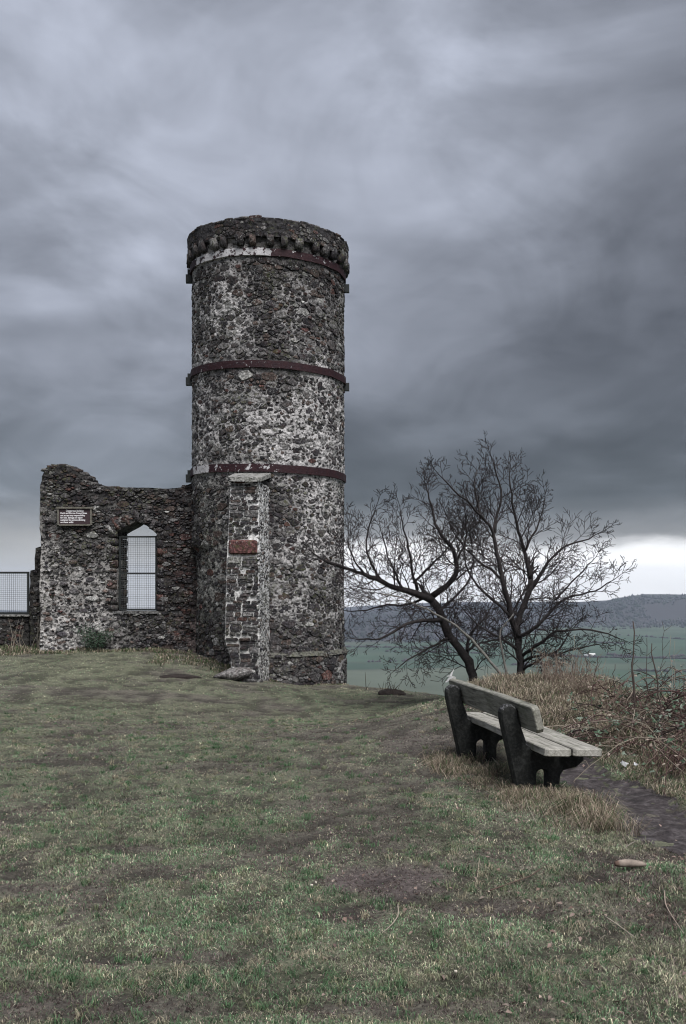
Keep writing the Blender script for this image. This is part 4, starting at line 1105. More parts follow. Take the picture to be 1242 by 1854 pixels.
L1 = [('trunk', [(600, 1120, D), (572, 1010, D), (556, 930, D), (510, 872, D), (468, 820, D), (445, 745, D-.05), (405, 682, D-.1)], .082, .062, BARK, .75, .8, .3, -.1),
      ('limb', [(405, 682, D-.1), (350, 652, D-.2), (285, 640, D-.3), (205, 608, D-.4), (130, 575, D-.5), (50, 548, D-.6), (-30, 520, D-.7)], .058, .020, BARK, .85, .55, .08, .3),
      ('limb', [(400, 668, D), (442, 640, D-.1), (490, 605, D-.2), (505, 555, D-.2), (505, 505, D-.2), (480, 455, D-.3), (435, 425, D-.3), (412, 350, D-.3), (395, 275, D-.3), (380, 225, D-.3)], .055, .010, BARK, .75, .35, .25, .3),
      ('limb', [(345, 640, D-.2), (322, 560, D-.3), (312, 470, D-.4), (290, 400, D-.4), (280, 330, D-.4)], .030, .008, BARK, .7, .35, .2, .4),
      ('limb', [(330, 610, D-.2), (420, 520, D+.2), (480, 455, D+.3), (530, 395, D+.4), (565, 330, D+.5)], .026, .008, BARK, .65, .35, .2, .3),
      ('limb', [(200, 605, D-.4), (150, 520, D-.5), (130, 440, D-.5), (160, 370, D-.5), (175, 320, D-.5)], .024, .008, BARK, .6, .35, .15, .35),
      ('limb', [(440, 760, D-.1), (370, 762, D-.5), (300, 770, D-.6), (250, 812, D-.7), (180, 842, D-.8), (110, 838, D-.8)], .042, .010, BARK, .55, .3, .15, -.15),
      ('limb', [(470, 830, D), (400, 870, D-.4), (330, 905, D-.6), (280, 935, D-.7)], .028, .009, BARK, .5, .3, .2, -.1),
      ('limb', [(290, 640, D-.3), (250, 560, D-.5), (215, 480, D-.6), (205, 420, D-.6)], .024, .008, BARK, .6, .35, .1, .3),
      ('limb', [(130, 575, D-.5), (90, 520, D-.7), (60, 450, D-.8), (70, 400, D-.8)], .020, .008, BARK, .55, .35, .1, .3),
      ('limb', [(380, 668, D-.1), (300, 700, D+.2), (200, 700, D+.3), (110, 730, D+.3), (60, 725, D+.3)], .024, .008, BARK, .55, .35, .1, -.05),
      ('limb', [(545, 880, D), (600, 850, D+.3), (680, 840, D+.5), (740, 800, D+.6)], .026, .009, BARK, .6, .35, .1, .15),
      ('limb', [(430, 720, D-.1), (480, 680, D+.1), (530, 640, D+.2), (560, 590, D+.2), (575, 520, D+.2), (560, 450, D+.2)], .030, .008, BARK, .6, .35, .1, .3),
      ('limb', [(505, 520, D-.2), (540, 450, D-.1), (545, 380, D-.1), (530, 310, D-.1)], .022, .008, BARK, .6, .35, .1, .35),
      ('limb', [(500, 600, D+.2), (560, 540, D+.3), (620, 540, D+.3)], .02, .008, BARK, .55, .35, .1, .2),
      ('limb', [(545, 905, D), (550, 820, D+.3), (600, 770, D+.5), (650, 700, D+.6)], .035, .010, BARK, .6, .35, .2, .2)]
make_tree('bare_tree', 'leaning bare tree whose long left limb reaches towards the tower', (px3(600, 1120, D).x, D, px3(600, 1120, D).z), L1, 21, 1.0)
D = 15.8
L2 = [('trunk', [(775, 1110, D), (763, 1000, D), (756, 905, D), (745, 820, D), (748, 755, D), (788, 682, D), (800, 600, D+.1)], .068, .042, BARK, .6, .7, .3, 0),
      ('limb', [(745, 830, D), (716, 720, D-.1), (690, 610, D-.2), (666, 500, D-.2), (650, 400, D-.2), (600, 345, D-.3), (545, 280, D-.4), (485, 238, D-.5), (452, 190, D-.5)], .055, .010, BARK, .6, .4, .15, .35),
      ('limb', [(800, 600, D+.1), (778, 490, D), (748, 400, D), (728, 290, D), (716, 230, D), (712, 190, D)], .040, .010, BARK, .75, .4, .05, .35),
      ('limb', [(655, 410, D-.2), (672, 310, D), (690, 235, D), (655, 160, D+.1), (648, 115, D+.1)], .030, .008, BARK, .6, .35, .1, .4),
      ('limb', [(600, 350, D-.3), (582, 270, D-.2), (565, 210, D-.1), (588, 160, D)], .020, .007, BARK, .6, .3, .1, .4),
      ('limb', [(800, 640, D+.1), (850, 560, D), (890, 500, D), (950, 455, D), (1030, 435, D), (1060, 420, D)], .032, .008, BARK, .7, .35, .1, .3),
      ('limb', [(720, 740, D-.1), (660, 690, D-.2), (600, 640, D-.2), (550, 570, D-.2), (530, 500, D-.2), (540, 440, D-.2)], .028, .008, BARK, .6, .35, .1, .3),
      ('limb', [(748, 880, D), (690, 835, D-.2), (620, 800, D-.2), (560, 760, D-.2), (520, 700, D-.2)], .024, .008, BARK, .55, .35, .1, .2),
      ('limb', [(690, 600, D-.2), (620, 540, D-.1), (560, 500, D), (500, 430, D), (470, 360, D)], .022, .008, BARK, .55, .35, .1, .3),
      ('limb', [(780, 480, D+.1), (820, 400, D+.2), (850, 330, D+.3), (860, 270, D+.3)], .022, .007, BARK, .6, .3, .1, .35),
      ('limb', [(745, 830, D), (815, 800, D-.3), (870, 740, D-.3), (905, 685, D-.3), (970, 662, D-.4), (1060, 645, D-.4), (1130, 600, D-.5)], .036, .007, BARK, .55, .35, .2, .25),
      ('limb', [(765, 905, D), (850, 840, D-.4), (900, 800, D-.5), (1000, 800, D-.6), (1080, 800, D-.7), (1150, 830, D-.7)], .032, .009, BARK, .55, .3, .15, .1),
      ('limb', [(770, 960, D), (840, 915, D-.4), (920, 880, D-.5), (960, 800, D-.5)], .025, .008, BARK, .5, .3, .1, .15),
      ('limb', [(765, 930, D), (820, 900, D-.3), (900, 905, D-.5), (980, 870, D-.6), (1060, 860, D-.6)], .024, .008, BARK, .55, .35, .1, .1),
      ('limb', [(900, 680, D-.3), (960, 610, D-.3), (1010, 560, D-.3), (1050, 520, D-.3)], .018, .007, BARK, .55, .3, .1, .3)]
make_tree('bare_tree', 'upright bare tree with many thin stems, tallest against the sky beside the bench', (px3(775, 1110, D).x, D, px3(775, 1110, D).z), L2, 22, .9)
D = 15.0
L3 = [('trunk', [(730, 1060, D), (690, 985, D), (620, 905, D), (560, 838, D), (500, 780, D), (420, 730, D), (320, 690, D), (250, 650, D), (200, 655, D)], .028, .009, BARKL, .5, .3, .35, .1),
      ('limb', [(700, 1000, D), (700, 920, D), (670, 830, D), (668, 780, D), (720, 760, D), (735, 735, D)], .020, .008, BARKL, .4, .3, .3, .1)]
make_tree('bare_sapling', 'thin pale leaning trunk crossing in front of the two dark bare trees', (px3(730, 1060, D).x, D, px3(730, 1060, D).z), L3, 23, .5)

# ------------------------------------------------------------------ grass, dry grass, brambles
def blades(name, x, y, z_, h, wd, lean, col, label, cat, mat_=M_GRASS, simple=False):
    n = len(x); az = RNG.uniform(0, 2*math.pi, n); dx, dy = np.cos(az), np.sin(az)
    fa = RNG.uniform(0, math.pi, n); wx, wy_ = np.cos(fa)*wd/2, np.sin(fa)*wd/2
    root = np.c_[x, y, z_]; W_ = np.c_[wx, wy_, np.zeros(n)]
    ln = lean
    mid = root+np.c_[dx*h*ln*.35, dy*h*ln*.35, h*(.62-.1*ln)]; tip = root+np.c_[dx*h*ln*1.0, dy*h*ln*1.0, h*np.maximum(1-.75*ln, .06)]
    if simple:
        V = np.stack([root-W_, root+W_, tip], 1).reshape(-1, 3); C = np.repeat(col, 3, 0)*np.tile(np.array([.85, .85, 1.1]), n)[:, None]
        return tag(link(name, np_mesh(name, V, np.arange(n*3).reshape(n, 3), mat_, C, smooth=False)), label, cat, kind='stuff')
    V = np.stack([root-W_, root+W_, mid+W_*.75, mid-W_*.75, tip], 1).reshape(-1, 3)
    b = np.arange(n)[:, None]*5
    Fc = np.concatenate([b+np.array([0, 1, 2]), b+np.array([0, 2, 3]), b+np.array([3, 2, 4])])
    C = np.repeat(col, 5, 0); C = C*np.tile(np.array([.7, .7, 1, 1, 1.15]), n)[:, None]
    o = link(name, np_mesh(name, V, Fc, mat_, C, smooth=False)); return tag(o, label, cat, kind='stuff')
def keepmask(x, y):
    ok = (np.hypot(x-TX, y-TY) > TR+.03) & ~((x > -2.2) & (x < -1.42) & (y > 18.75) & (y < 21)) & (path_d(x, y) > .03)
    return ok
def scatter(n, y0, y1, power=1.0, side=2.0):
    q = RNG.random(n); y = y0*(y1/y0)**(q**power) if power != 0 else RNG.uniform(y0, y1, n)
    x = RNG.uniform(-1, 1, n)*(.345*y+side); return x, y
# lawn: short blades everywhere the camera and its neighbours see
x, y = scatter(820000, 3.1, 23.5, .95)
wv = worn(x, y); pit_ = fbm(x*5, y*5, 9, 3, .6); k = keepmask(x, y) & (crest_dist(x, y) < .6) & (RNG.random(len(x)) > wv*.45) & (RNG.random(len(x)) > .75*sstep(pit_, .44, .30)); x, y, wv = x[k], y[k], wv[k]
tuft = fbm(x*7, y*7, 151, 3); h = (.010+.040*RNG.random(len(x))*(.3+1.8*np.clip(tuft-.32, 0, 1)))*(1-.45*wv)
h = h*(1+.9*sstep(x, 1.0, 2.2)*(1-sstep(y, 7, 9)))
gz_ = gz(x, y)-.004; tc_ = turf_cols(x, y, len(x)); ln_ = RNG.uniform(.35, 1.25, len(x)); nr = y < 7.5
tx_, ty_ = scatter(5000, 3.2, 15, 1.0); kk = keepmask(tx_, ty_) & (crest_dist(tx_, ty_) < -.2) & (RNG.random(len(tx_)) > worn(tx_, ty_)); tx_, ty_ = tx_[kk], ty_[kk]; nt = 22
tr_ = RNG.uniform(.015, .055, len(tx_)); ta_ = RNG.uniform(0, 6.28, (len(tx_), nt)); tq_ = tr_[:, None]*np.sqrt(RNG.random((len(tx_), nt)))
ux, uy = (tx_[:, None]+tq_*np.cos(ta_)).ravel(), (ty_[:, None]+tq_*np.sin(ta_)).ravel()
th_ = np.repeat(RNG.uniform(.025, .065, len(tx_)), nt)*RNG.uniform(.5, 1.2, len(ux)); pal_ = np.array([(.10, .185, .095), (.19, .22, .13), (.33, .30, .22), (.08, .145, .075)])
tcol = pal_[np.repeat(RNG.integers(0, 4, len(tx_)), nt)]*RNG.uniform(.7, 1.4, len(ux))[:, None]
blades('grass_tufts', ux, uy, gz(ux, uy)-.004, th_, .0026+.0002*uy, RNG.uniform(.3, 1.2, len(ux)), tcol, 'taller green and straw tufts dotted over the lawn', 'grass')
blades('lawn_grass', x[nr], y[nr], gz_[nr], h[nr], .0016+.00036*y[nr], ln_[nr], tc_[nr], 'short matted green and brown turf of the near lawn', 'grass')
blades('lawn_grass', x[~nr], y[~nr], gz_[~nr], h[~nr]*1.05, .0022+.00052*y[~nr], ln_[~nr], tc_[~nr], 'short worn turf of the far lawn up to the tower', 'grass', simple=True)

x, y = scatter(140000, 3.1, 16, .9); wv = worn(x, y); k = keepmask(x, y) & (crest_dist(x, y) < .2); x, y, wv = x[k], y[k], wv[k]; n = len(x)
pal_ = np.array([(.46, .43, .35), (.34, .30, .245), (.24, .195, .17), (.075, .058, .055), (.12, .095, .095), (.17, .24, .15)])
c = pal_[RNG.integers(0, 6, n)]*RNG.uniform(.6, 1.3, n)[:, None]; c = np.where(((wv > .4) & (RNG.random(n) < .75))[:, None], np.array([.07, .054, .048])*RNG.uniform(.6, 1.6, n)[:, None], c)
x_r = .6+.8*sstep(x, .3, 2.0)
blades('dead_thatch', x, y, gz(x, y)+.004, RNG.uniform(.015, .038, n)*x_r, .0016+.0003*y, RNG.uniform(1.2, 1.6, n), c, 'flattened dead straw lying among the green blades of the lawn', 'dead grass')

def clump(px_, y_, n, rad, hh_, cols, lean=(.3, .9), wd=.005):
    a = RNG.uniform(0, 2*math.pi, n); r = rad*np.sqrt(RNG.random(n)); return px_+r*np.cos(a), y_+r*np.sin(a), np.full(n, hh_)*RNG.uniform(.5, 1.15, n)
STRAW = np.array([(.42, .36, .28), (.33, .275, .21), (.52, .46, .37), (.22, .175, .14), (.17, .165, .11), (.13, .10, .09)])
def long_grass(name, label, spots, wd, lean, pal=STRAW, greenf=.12, cat='dry grass'):
    X_, Y_, H_ = [], [], []
    for (cx_, cy_, n, rad, hh_) in spots:
        a, b, c = clump(cx_, cy_, n, rad, hh_, None); X_.append(a); Y_.append(b); H_.append(c)
    X_, Y_, H_ = map(np.concatenate, (X_, Y_, H_)); n = len(X_)
    k = (path_d(X_, Y_) > -.05) & (np.hypot(X_-TX, Y_-TY) > TR); X_, Y_, H_ = X_[k], Y_[k], H_[k]; n = len(X_)
    c = pal[RNG.integers(0, len(pal), n)]; c = np.where((RNG.random(n) < greenf)[:, None], np.array([.07, .12, .05]), c)*RNG.uniform(.7, 1.25, n)[:, None]
    blades(name, X_, Y_, gz(X_, Y_)-.01, H_, wd*RNG.uniform(.6, 1.3, n), RNG.uniform(*lean, n), c, label, cat)
rn = random.Random(55)
# bank behind the bench
sp = []
for i in range(150):
    x_ = rn.uniform(1.75, 3.2); y_ = rn.uniform(10.2, 14.2)-max(0, x_-2.2)*1.2
    sp.append((x_, y_, 130, .16, rn.uniform(.14, .30)))
long_grass('bank_dry_grass', 'pale dry tussocks on the bank behind the bench', sp, .0065, (.5, 1.15), greenf=.10)
# around the bench feet and along the path
sp = []
for i in range(40): sp.append((rn.uniform(1.25, 1.95), rn.uniform(6.75, 8.1), 62, .10, rn.uniform(.06, .17)))
for i in range(22): sp.append((1.35+rn.uniform(-.25, .32), 7.7+rn.uniform(-.25, .3), 70, .09, rn.uniform(.07, .17)))
for i in range(22): sp.append((1.76+rn.uniform(-.2, .1), 6.9+rn.uniform(-.35, .7), 120, .09, rn.uniform(.13, .30)))
for i in range(26): sp.append((1.05+rn.uniform(-.22, .3), 9.2+rn.uniform(-.5, .4), 70, .10, rn.uniform(.10, .22)))
for i in range(24): sp.append((1.2+rn.uniform(-.25, .35), 8.5+rn.uniform(-.5, .5), 70, .10, rn.uniform(.06, .14)))
long_grass('bench_dry_grass', 'dry straw and grass grown up around the bench feet beside the path', sp, .0038, (.5, 1.35), pal=STRAW*np.array([1.02, 1.0, 1.0]), greenf=.20)
# strip between path and brambles
sp = []
for i in range(70): sp.append((rn.uniform(2.45, 3.2), rn.uniform(7.0, 9.6), 75, .14, rn.uniform(.06, .15)))
for i in range(40): sp.append((rn.uniform(1.95, 2.6), rn.uniform(9.6, 11.2), 75, .15, rn.uniform(.08, .17)))
for i in range(30): sp.append((rn.uniform(2.9, 3.6), rn.uniform(6.2, 8.0), 75, .16, rn.uniform(.06, .14)))
long_grass('verge_grass', 'dry yellow and green grass verge between the path and the brambles', sp, .005, (.5, 1.2), greenf=.30)
# at the foot of the walls and the tower
sp = []
for i in range(120): sp.append((rn.uniform(-8.6, -3.1), 21.5+rn.uniform(-.45, .15), 30, .16, rn.uniform(.06, .16)))
for i in range(40): sp.append((rn.uniform(-8.6, -6.3), 22.3+rn.uniform(-.6, .5), 40, .2, rn.uniform(.10, .3)))
for i in range(50): sp.append((rn.uniform(-3.6, -2.1), 19.9+rn.uniform(-.5, .8), 40, .18, rn.uniform(.06, .14)))
for i in range(26): a = rn.uniform(200, 345); sp.append((TX+1.72*math.cos(R(a)), TY+1.72*math.sin(R(a)), 30, .12, rn.uniform(.04, .09)))
long_grass('wall_foot_grass', 'pale dry grass along the foot of the ruined wall and tower', sp, .013, (.4, 1.1), greenf=.35)

# foreground litter of fallen leaves
def litter(name, x, y, size, col, label):
    n = len(x); z_ = gz(x, y)+.010+RNG.random(n)*.02
    az = RNG.uniform(0, 2*math.pi, n); u = np.c_[np.cos(az), np.sin(az), RNG.uniform(-.5, .5, n)]*size[:, None]; v = np.c_[-np.sin(az), np.cos(az), RNG.uniform(-.6, .6, n)]*(size*.6)[:, None]
    c = np.c_[x, y, z_]; V = np.stack([c-u, c-v+np.array([0, 0, .3])*size[:, None], c+u, c+v+np.array([0, 0, .4])*size[:, None], c+np.array([0, 0, -.15])*size[:, None]], 1).reshape(-1, 3)
    b = np.arange(n)[:, None]*5; Fc = np.concatenate([b+np.array(t) for t in ((0, 1, 4), (1, 2, 4), (2, 3, 4), (3, 0, 4))])
    tag(link(name, np_mesh(name, V, Fc, M_LEAF, np.repeat(col, 5, 0), smooth=False)), label, 'fallen leaves', kind='stuff')
x, y = scatter(14000, 3.2, 14, .9)
dn = sstep(x+.15*(8-y), .2, 2.2); k = (RNG.random(len(x)) < .02+.75*dn*sstep(fbm(x*1.6, y*1.6, 191, 3), .36, .56)) & (crest_dist(x, y) < 0) & ((path_d(x, y) > -.05) | (RNG.random(len(x)) < .12)); x, y = x[k], y[k]
pal = np.array([(.22, .155, .13), (.27, .205, .18), (.16, .11, .10), (.33, .27, .23)])[RNG.integers(0, 4, len(x))]*RNG.uniform(.6, 1.2, len(x))[:, None]
litter('fallen_leaves', x, y, RNG.uniform(.006, .017, len(x)), pal, 'brown fallen leaves scattered over the turf at the lower right')

# soil crumbs thrown up on the worn patches
x, y = scatter(26000, 3.2, 14, .9); wv = worn(x, y); k = (RNG.random(len(x)) < wv*.9-.1) & keepmask(x, y); x, y = x[k], y[k]; n = len(x)
s_ = RNG.uniform(.003, .011, n); c = np.c_[x, y, gz(x, y)+s_*.2]
base = np.array([(1, 0, 0), (-.5, .87, 0), (-.5, -.87, 0), (0, 0, .9)])
V = (c[:, None]+base[None]*(s_[:, None, None]*RNG.uniform(.6, 1.3, (n, 4, 3)))).reshape(-1, 3); b = np.arange(n)[:, None]*4
Fc = np.concatenate([b+np.array(t) for t in ((0, 1, 3), (1, 2, 3), (2, 0, 3))])
tag(link('soil_crumbs', np_mesh('soil_crumbs', V, Fc, M_GRASS, np.repeat(np.array([(.052, .040, .038)])*RNG.uniform(.6, 1.7, n)[:, None], 4, 0), smooth=False)), 'dark soil crumbs on the worn patches of the lawn', 'soil', kind='stuff')

# bramble thicket at the right
def bramble(name, label, x0, x1, y0, y1, hmax, n_cane, n_leaf, seed):
    rn = random.Random(seed); e = empty(name, ((x0+x1)/2, (y0+y1)/2, gz1((x0+x1)/2, (y0+y1)/2)), label, 'bramble'); O_ = Vector(e.location); cm = MB(); nodes = []
    for i in range(n_cane):
        x, y = rn.uniform(x0, x1), rn.uniform(y0, y1); z_ = gz1(x, y); a = rn.uniform(0, 2*math.pi); L_ = rn.uniform(.5, 1.5); H_ = hmax*rn.uniform(.35, 1.1)*(.55+.45*min(1, (x-x0)/.8))
        pts_ = []; n = 9; w_ = rn.uniform(-.6, .6)
        for k in range(n+1):
            t = k/n; aa = a+w_*t; zt = z_+H_*math.sin(math.pi*min(1, t*.93+.04))*(1 if t < .6 else 1)
            pts_.append(Vector((x+math.cos(aa)*L_*t, y+math.sin(aa)*L_*t*.9, zt+rn.uniform(-.015, .015))))
        c = rn.choice([(.075, .042, .042), (.055, .036, .034), (.14, .105, .09), (.04, .032, .030), (.22, .19, .155)])
        cm.tube(pts_, [(.0060 if i % 7 else .0095)*(1-.5*k/n)*rn.uniform(.7, 1.2) for k in range(n+1)], 4, c, cap=False); nodes += pts_[1:]
        for _ in range(3):
            p = rn.choice(pts_[2:]); d = Vector((rn.gauss(0, 1), rn.gauss(0, 1), rn.gauss(0.2, .7))).normalized(); q = p+d*rn.uniform(.08, .3)
            cm.tube([p, (p+q)/2+Vector((0, 0, .02)), q], [.003, .0025, .0015], 3, c, cap=False); nodes.append(q)
    tag(cm.build('cane', M_TWIG, e, org=O_), kind='stuff')
    lf = MB(); lf.sm = False
    for i in range(n_leaf):
        p = rn.choice(nodes)+Vector((rn.gauss(0, .05), rn.gauss(0, .05), rn.gauss(0, .04))); s_ = rn.uniform(.014, .036); dead = rn.random() < .55
        nrm = Vector((rn.gauss(0, .5), rn.gauss(-.3, .5), 1)).normalized(); u0 = nrm.orthogonal().normalized(); u0 = Matrix.Rotation(rn.uniform(0, 6.28), 3, nrm) @ u0
        c = rn.choice([(.20, .15, .13), (.27, .215, .185), (.12, .085, .08), (.34, .29, .245)]) if dead else rn.choice([(.045, .085, .05), (.06, .11, .065), (.09, .13, .085), (.15, .19, .15)])
        for k in ((0,) if dead else (-1, 0, 1)):
            u = Matrix.Rotation(k*1.25, 3, nrm) @ u0; v = nrm.cross(u); dz = nrm*s_
            lf.add([p, p+u*s_*.5+v*s_*.42-dz*.12, p+u*s_*1.3-dz*.15, p+u*s_*.5-v*s_*.42-dz*.12, p+u*s_*.65+dz*.06], [(0, 1, 4), (1, 2, 4), (2, 3, 4), (3, 0, 4)], c)
    tag(lf.build('leaves', M_LEAF, e, org=O_), kind='stuff')
bramble('bramble_thicket', 'tangled reddish bramble thicket with green leaves right of the bench', 2.85, 5.2, 8.6, 11.4, .48, 400, 3600, 61)
bramble('bramble_patch', 'low bramble spreading over dry grass between the bench and the thicket', 2.3, 3.1, 9.6, 11.2, .22, 40, 500, 62)
# dead bracken and twig tangle under the brambles
sp = []
for i in range(110): sp.append((rn.uniform(2.7, 5.2), rn.uniform(8.5, 11.4), 60, .2, rn.uniform(.12, .36)))
long_grass('thicket_dry_grass', 'brown dead stalks filling the bramble thicket', sp, .006, (.4, 1.2), pal=np.array([(.20, .135, .115), (.13, .085, .08), (.28, .22, .17), (.09, .06, .06)]), greenf=.10)

# evergreen sprig bush by the ruined wall
def bush(px_, py_, yd, w_, h_, label, seed, n=1600):
    rn = random.Random(seed); x0 = (px_-CX)/F*yd; z0 = gz1(x0, yd); e = empty('shrub', (x0, yd, z0), label, 'shrub'); O_ = Vector(e.location); st = MB(); lf = MB(); lf.sm = False
    for i in range(26):
        a = rn.uniform(0, 6.28); top_ = Vector((x0+math.cos(a)*w_*rn.random()*.5+(-.12 if rn.random() < .5 else .1), yd+math.sin(a)*w_*.35, z0+h_*rn.uniform(.4, 1))); b_ = Vector((x0+rn.uniform(-.08, .12), yd, z0-.02))
        mid_ = (top_+b_)/2+Vector((rn.gauss(0, .05), rn.gauss(0, .03), .04)); st.tube([b_, mid_, top_], [.008, .006, .003], 4, (.05, .045, .04), cap=False)
        for k in range(n//26):
            t = rn.uniform(.25, 1.05); p = b_.lerp(top_, t)+Vector((rn.gauss(0, .06), rn.gauss(0, .05), rn.gauss(0, .05))); d = Vector((rn.gauss(0, 1), rn.gauss(0, 1), rn.gauss(.5, .6))).normalized(); s_ = d.orthogonal().normalized()*.009; L_ = rn.uniform(.03, .06)
            k2 = rn.uniform(.6, 1.3); lf.add([p-s_, p+s_, p+d*L_], [(0, 1, 2)], (.030*k2, .058*k2, .034*k2))
    st.build('stem', M_TWIG, e, org=O_); tag(lf.build('foliage', M_LEAF, e, org=O_), kind='stuff')
bush(172, 1160, 21.45, .75, .52, 'small dark green evergreen shrub at the foot of the ruined wall', 71)
def wall_twigs(px_, yd, label, seed):
    rn = random.Random(seed); x0 = (px_-CX)/F*yd; z0 = gz1(x0, yd); e = empty('dead_plant', (x0, yd, z0), label, 'dead plant'); m = MB()
    for i in range(14):
        b_ = Vector((x0+rn.uniform(-.3, .35), yd+rn.uniform(-.1, .1), z0)); t_ = b_+Vector((rn.gauss(0, .16), rn.gauss(0, .05), rn.uniform(.3, .8)))
        m.tube([b_, b_.lerp(t_, .5)+Vector((rn.gauss(0, .07), 0, 0)), t_], [.008, .006, .003], 4, (.22, .20, .17), cap=False)
    m.build('stem', M_TWIG, e, org=e.location)
wall_twigs(42, 22.4, 'tangle of pale dead stems in front of the low wall', 72)

# tall dead stalks that stand above the bank and thicket
STEMS = [((1148, 1290), (1147, 1125), .010, 10.4, 'tallest dead stalk standing above the bank, its top above the field'),
 ((1205, 1275), (1180, 1165), .009, 10.0, 'dark leaning stalk rising from the brambles near the right edge'), ((1168, 1270), (1172, 1155), .005, 10.6, 'thin branched stalk just right of the tallest stalk'),
 ((1062, 1262), (1062, 1196), .006, 12.0, 'short straight stalk left of the curved one on the bank'), ((1070, 1262), (1084, 1188), .007, 12.0, 'dark stalk leaning right at the right end of the bank'),
 ((1111, 1275), (1113, 1203), .006, 11.2, 'knobbly stalk between the bank and the tallest stalk'), ((1146, 1255), (1144, 1198), .007, 10.9, 'short dark stalk close beside the tallest one'),
 ((1216, 1240), (1216, 1150), .004, 10.5, 'pale straight stalk nearest the right edge'), ((1222, 1232), (1221, 1160), .004, 10.9, 'thin stalk just behind the pale one at the right'),
 ((1196, 1225), (1201, 1125), .0035, 11.0, 'hair-thin upright stalk above the leaning dark one'), ((1031, 1245), (1040, 1150), .004, 12.4, 'pale thin stem in front of the trees above the dry bank')]
rn = random.Random(91)
for (b_, t_, r, yd, lab) in STEMS:
    pb = at(*b_, yd); pb.z = gz1(pb.x, yd)-.02; pt = at(*t_, yd); e = empty('dead_stalk', pb, lab, 'stalk', 'dead stalks above the bank'); m = MB(); n = 10
    pts_ = [pb.lerp(pt, k/n)+Vector((rn.gauss(0, .008), rn.gauss(0, .01), 0)) for k in range(n+1)]; pale = 'pale' in lab
    col = (.26, .25, .22) if pale else (.07, .055, .05)
    m.tube(pts_, [r*(1-.4*k/n)*rn.uniform(.8, 1.2) for k in range(n+1)], 5, col)
    m.build('stem', M_TWIG, e, org=pb)
    m = MB()
    for k in range(4, n):
        if rn.random() < (.8 if 'branched' in lab else .4):
            d = Vector((rn.choice((-1, 1))*rn.uniform(.3, .9), rn.gauss(0, .3), rn.uniform(.5, 1))).normalized()*rn.uniform(.05, .16); m.tube([pts_[k], pts_[k]+d*.5+Vector((0, 0, -.005)), pts_[k]+d], [.003, .0025, .0015], 4, col, cap=False)
    if m.v: m.build('side_shoots', M_TWIG, e, org=pb)
# fine dead stems thick on the bank behind the bench
m = MB()
for i in range(170):
    x_ = rn.uniform(2.45, 2.95); y_ = rn.uniform(11.6, 13.4)-max(0, x_-2.4)*.9; z_ = gz1(x_, y_); H_ = rn.uniform(.2, .5); p0 = Vector((x_, y_, z_)); p1 = p0+Vector((rn.gauss(0, .10), rn.gauss(0, .1), H_))
    mdl = p0.lerp(p1, .5)+Vector((rn.gauss(0, .03), 0, 0)); c = rn.choice([(.20, .15, .125), (.12, .085, .075), (.28, .23, .19)])
    m.tube([p0, mdl, p1], [.0035, .003, .0015], 3, c, cap=False)
    for _ in range(2):
        q = p0.lerp(p1, rn.uniform(.5, .95)); m.tube([q, q+Vector((rn.gauss(0, .06), rn.gauss(0, .05), rn.uniform(.02, .08)))], [.002, .001], 3, c, cap=False)
tag(m.build('bank_dead_stems', M_TWIG), 'thin dry stems standing in a haze of twigs on the bank behind the bench', 'dead stems', kind='stuff')

# ------------------------------------------------------------------ small things on the ground
def on_ground(px_, py_):
    """where a pixel's sight line meets the turf"""
    y = 3.0
    while y < 24:
        x = (px_-CX)/F*y
        if -(py_-HY)/F*y <= gz1(x, y): return x, y
        y += .03
    return x, y
def twig(pts_px, r, col, label):
    P3 = []
    for (a, b) in pts_px:
        x, y = on_ground(a, b); P3.append(Vector((x, y, gz1(x, y)+.022+r)))
    O_ = P3[0]; m = MB(); Q = resample(P3, .04); m.tube(Q, [r*(1-.5*k/len(Q)) for k in range(len(Q))], 5, col)
    tag(m.build('twig', M_TWIG, org=O_, loc=O_), label, 'twig', 'twigs fallen on the turf')
twig([(720, 1648), (722, 1668), (710, 1686), (692, 1703)], .0035, (.34, .30, .25), 'curved pale twig on the turf below the dark mud patch')
twig([(868, 1562), (865, 1590), (861, 1616)], .0028, (.32, .28, .22), 'short upright-lying pale straw twig above the mud patch')
twig([(1096, 1673), (1120, 1688), (1147, 1706)], .0036, (.36, .32, .27), 'straight pale twig lying slanted at the lower right')
twig([(1203, 1625), (1204, 1650), (1218, 1672), (1238, 1702)], .0036, (.32, .27, .23), 'kinked pale twig at the right edge of the turf')
twig([(888, 1622), (925, 1610), (960, 1596), (985, 1578)], .0042, (.10, .07, .06), 'long dark brown twig below the bench tussock')
twig([(1024, 1425), (1003, 1440), (990, 1452)], .0035, (.34, .30, .25), 'short straw twig leaning under the near bench frame')
twig([(903, 1390), (890, 1378), (878, 1368)], .004, (.36, .33, .28), 'pale stick beneath the seat between the bench frames')
twig([(936, 1414), (948, 1440), (957, 1470), (972, 1500)], .004, (.34, .30, .25), 'long bent straw stem left of the near bench frame')
twig([(1150, 1532), (1135, 1541), (1128, 1548)], .003, (.28, .25, .22), 'small twig at the lower edge of the mud path')
# pale split piece of wood
x_, y_ = on_ground(1142, 1578); m = MB(); n = 12; pts_ = []; rad = []
for k in range(n+1):
    t = k/n; pts_.append(Vector(((t-.5)*.175, .01*math.sin(t*3), .012-.012*(t-.4)**2))); rad.append(.006+.017*math.sin(math.pi*min(1, t*.9+.1))**.7)
m.tube(pts_, rad, 8, [(.12, .08, .065) if k < 2 else (.22, .185, .16) for k in range(n+1) for _ in range(8)])
o = m.build('wood_chunk', M_BARK, loc=(x_, y_, gz1(x_, y_)+.028)); o.rotation_euler = (0, 0, -.08)
tag(o, 'pale split piece of wood lying on the turf below the path', 'wood piece')
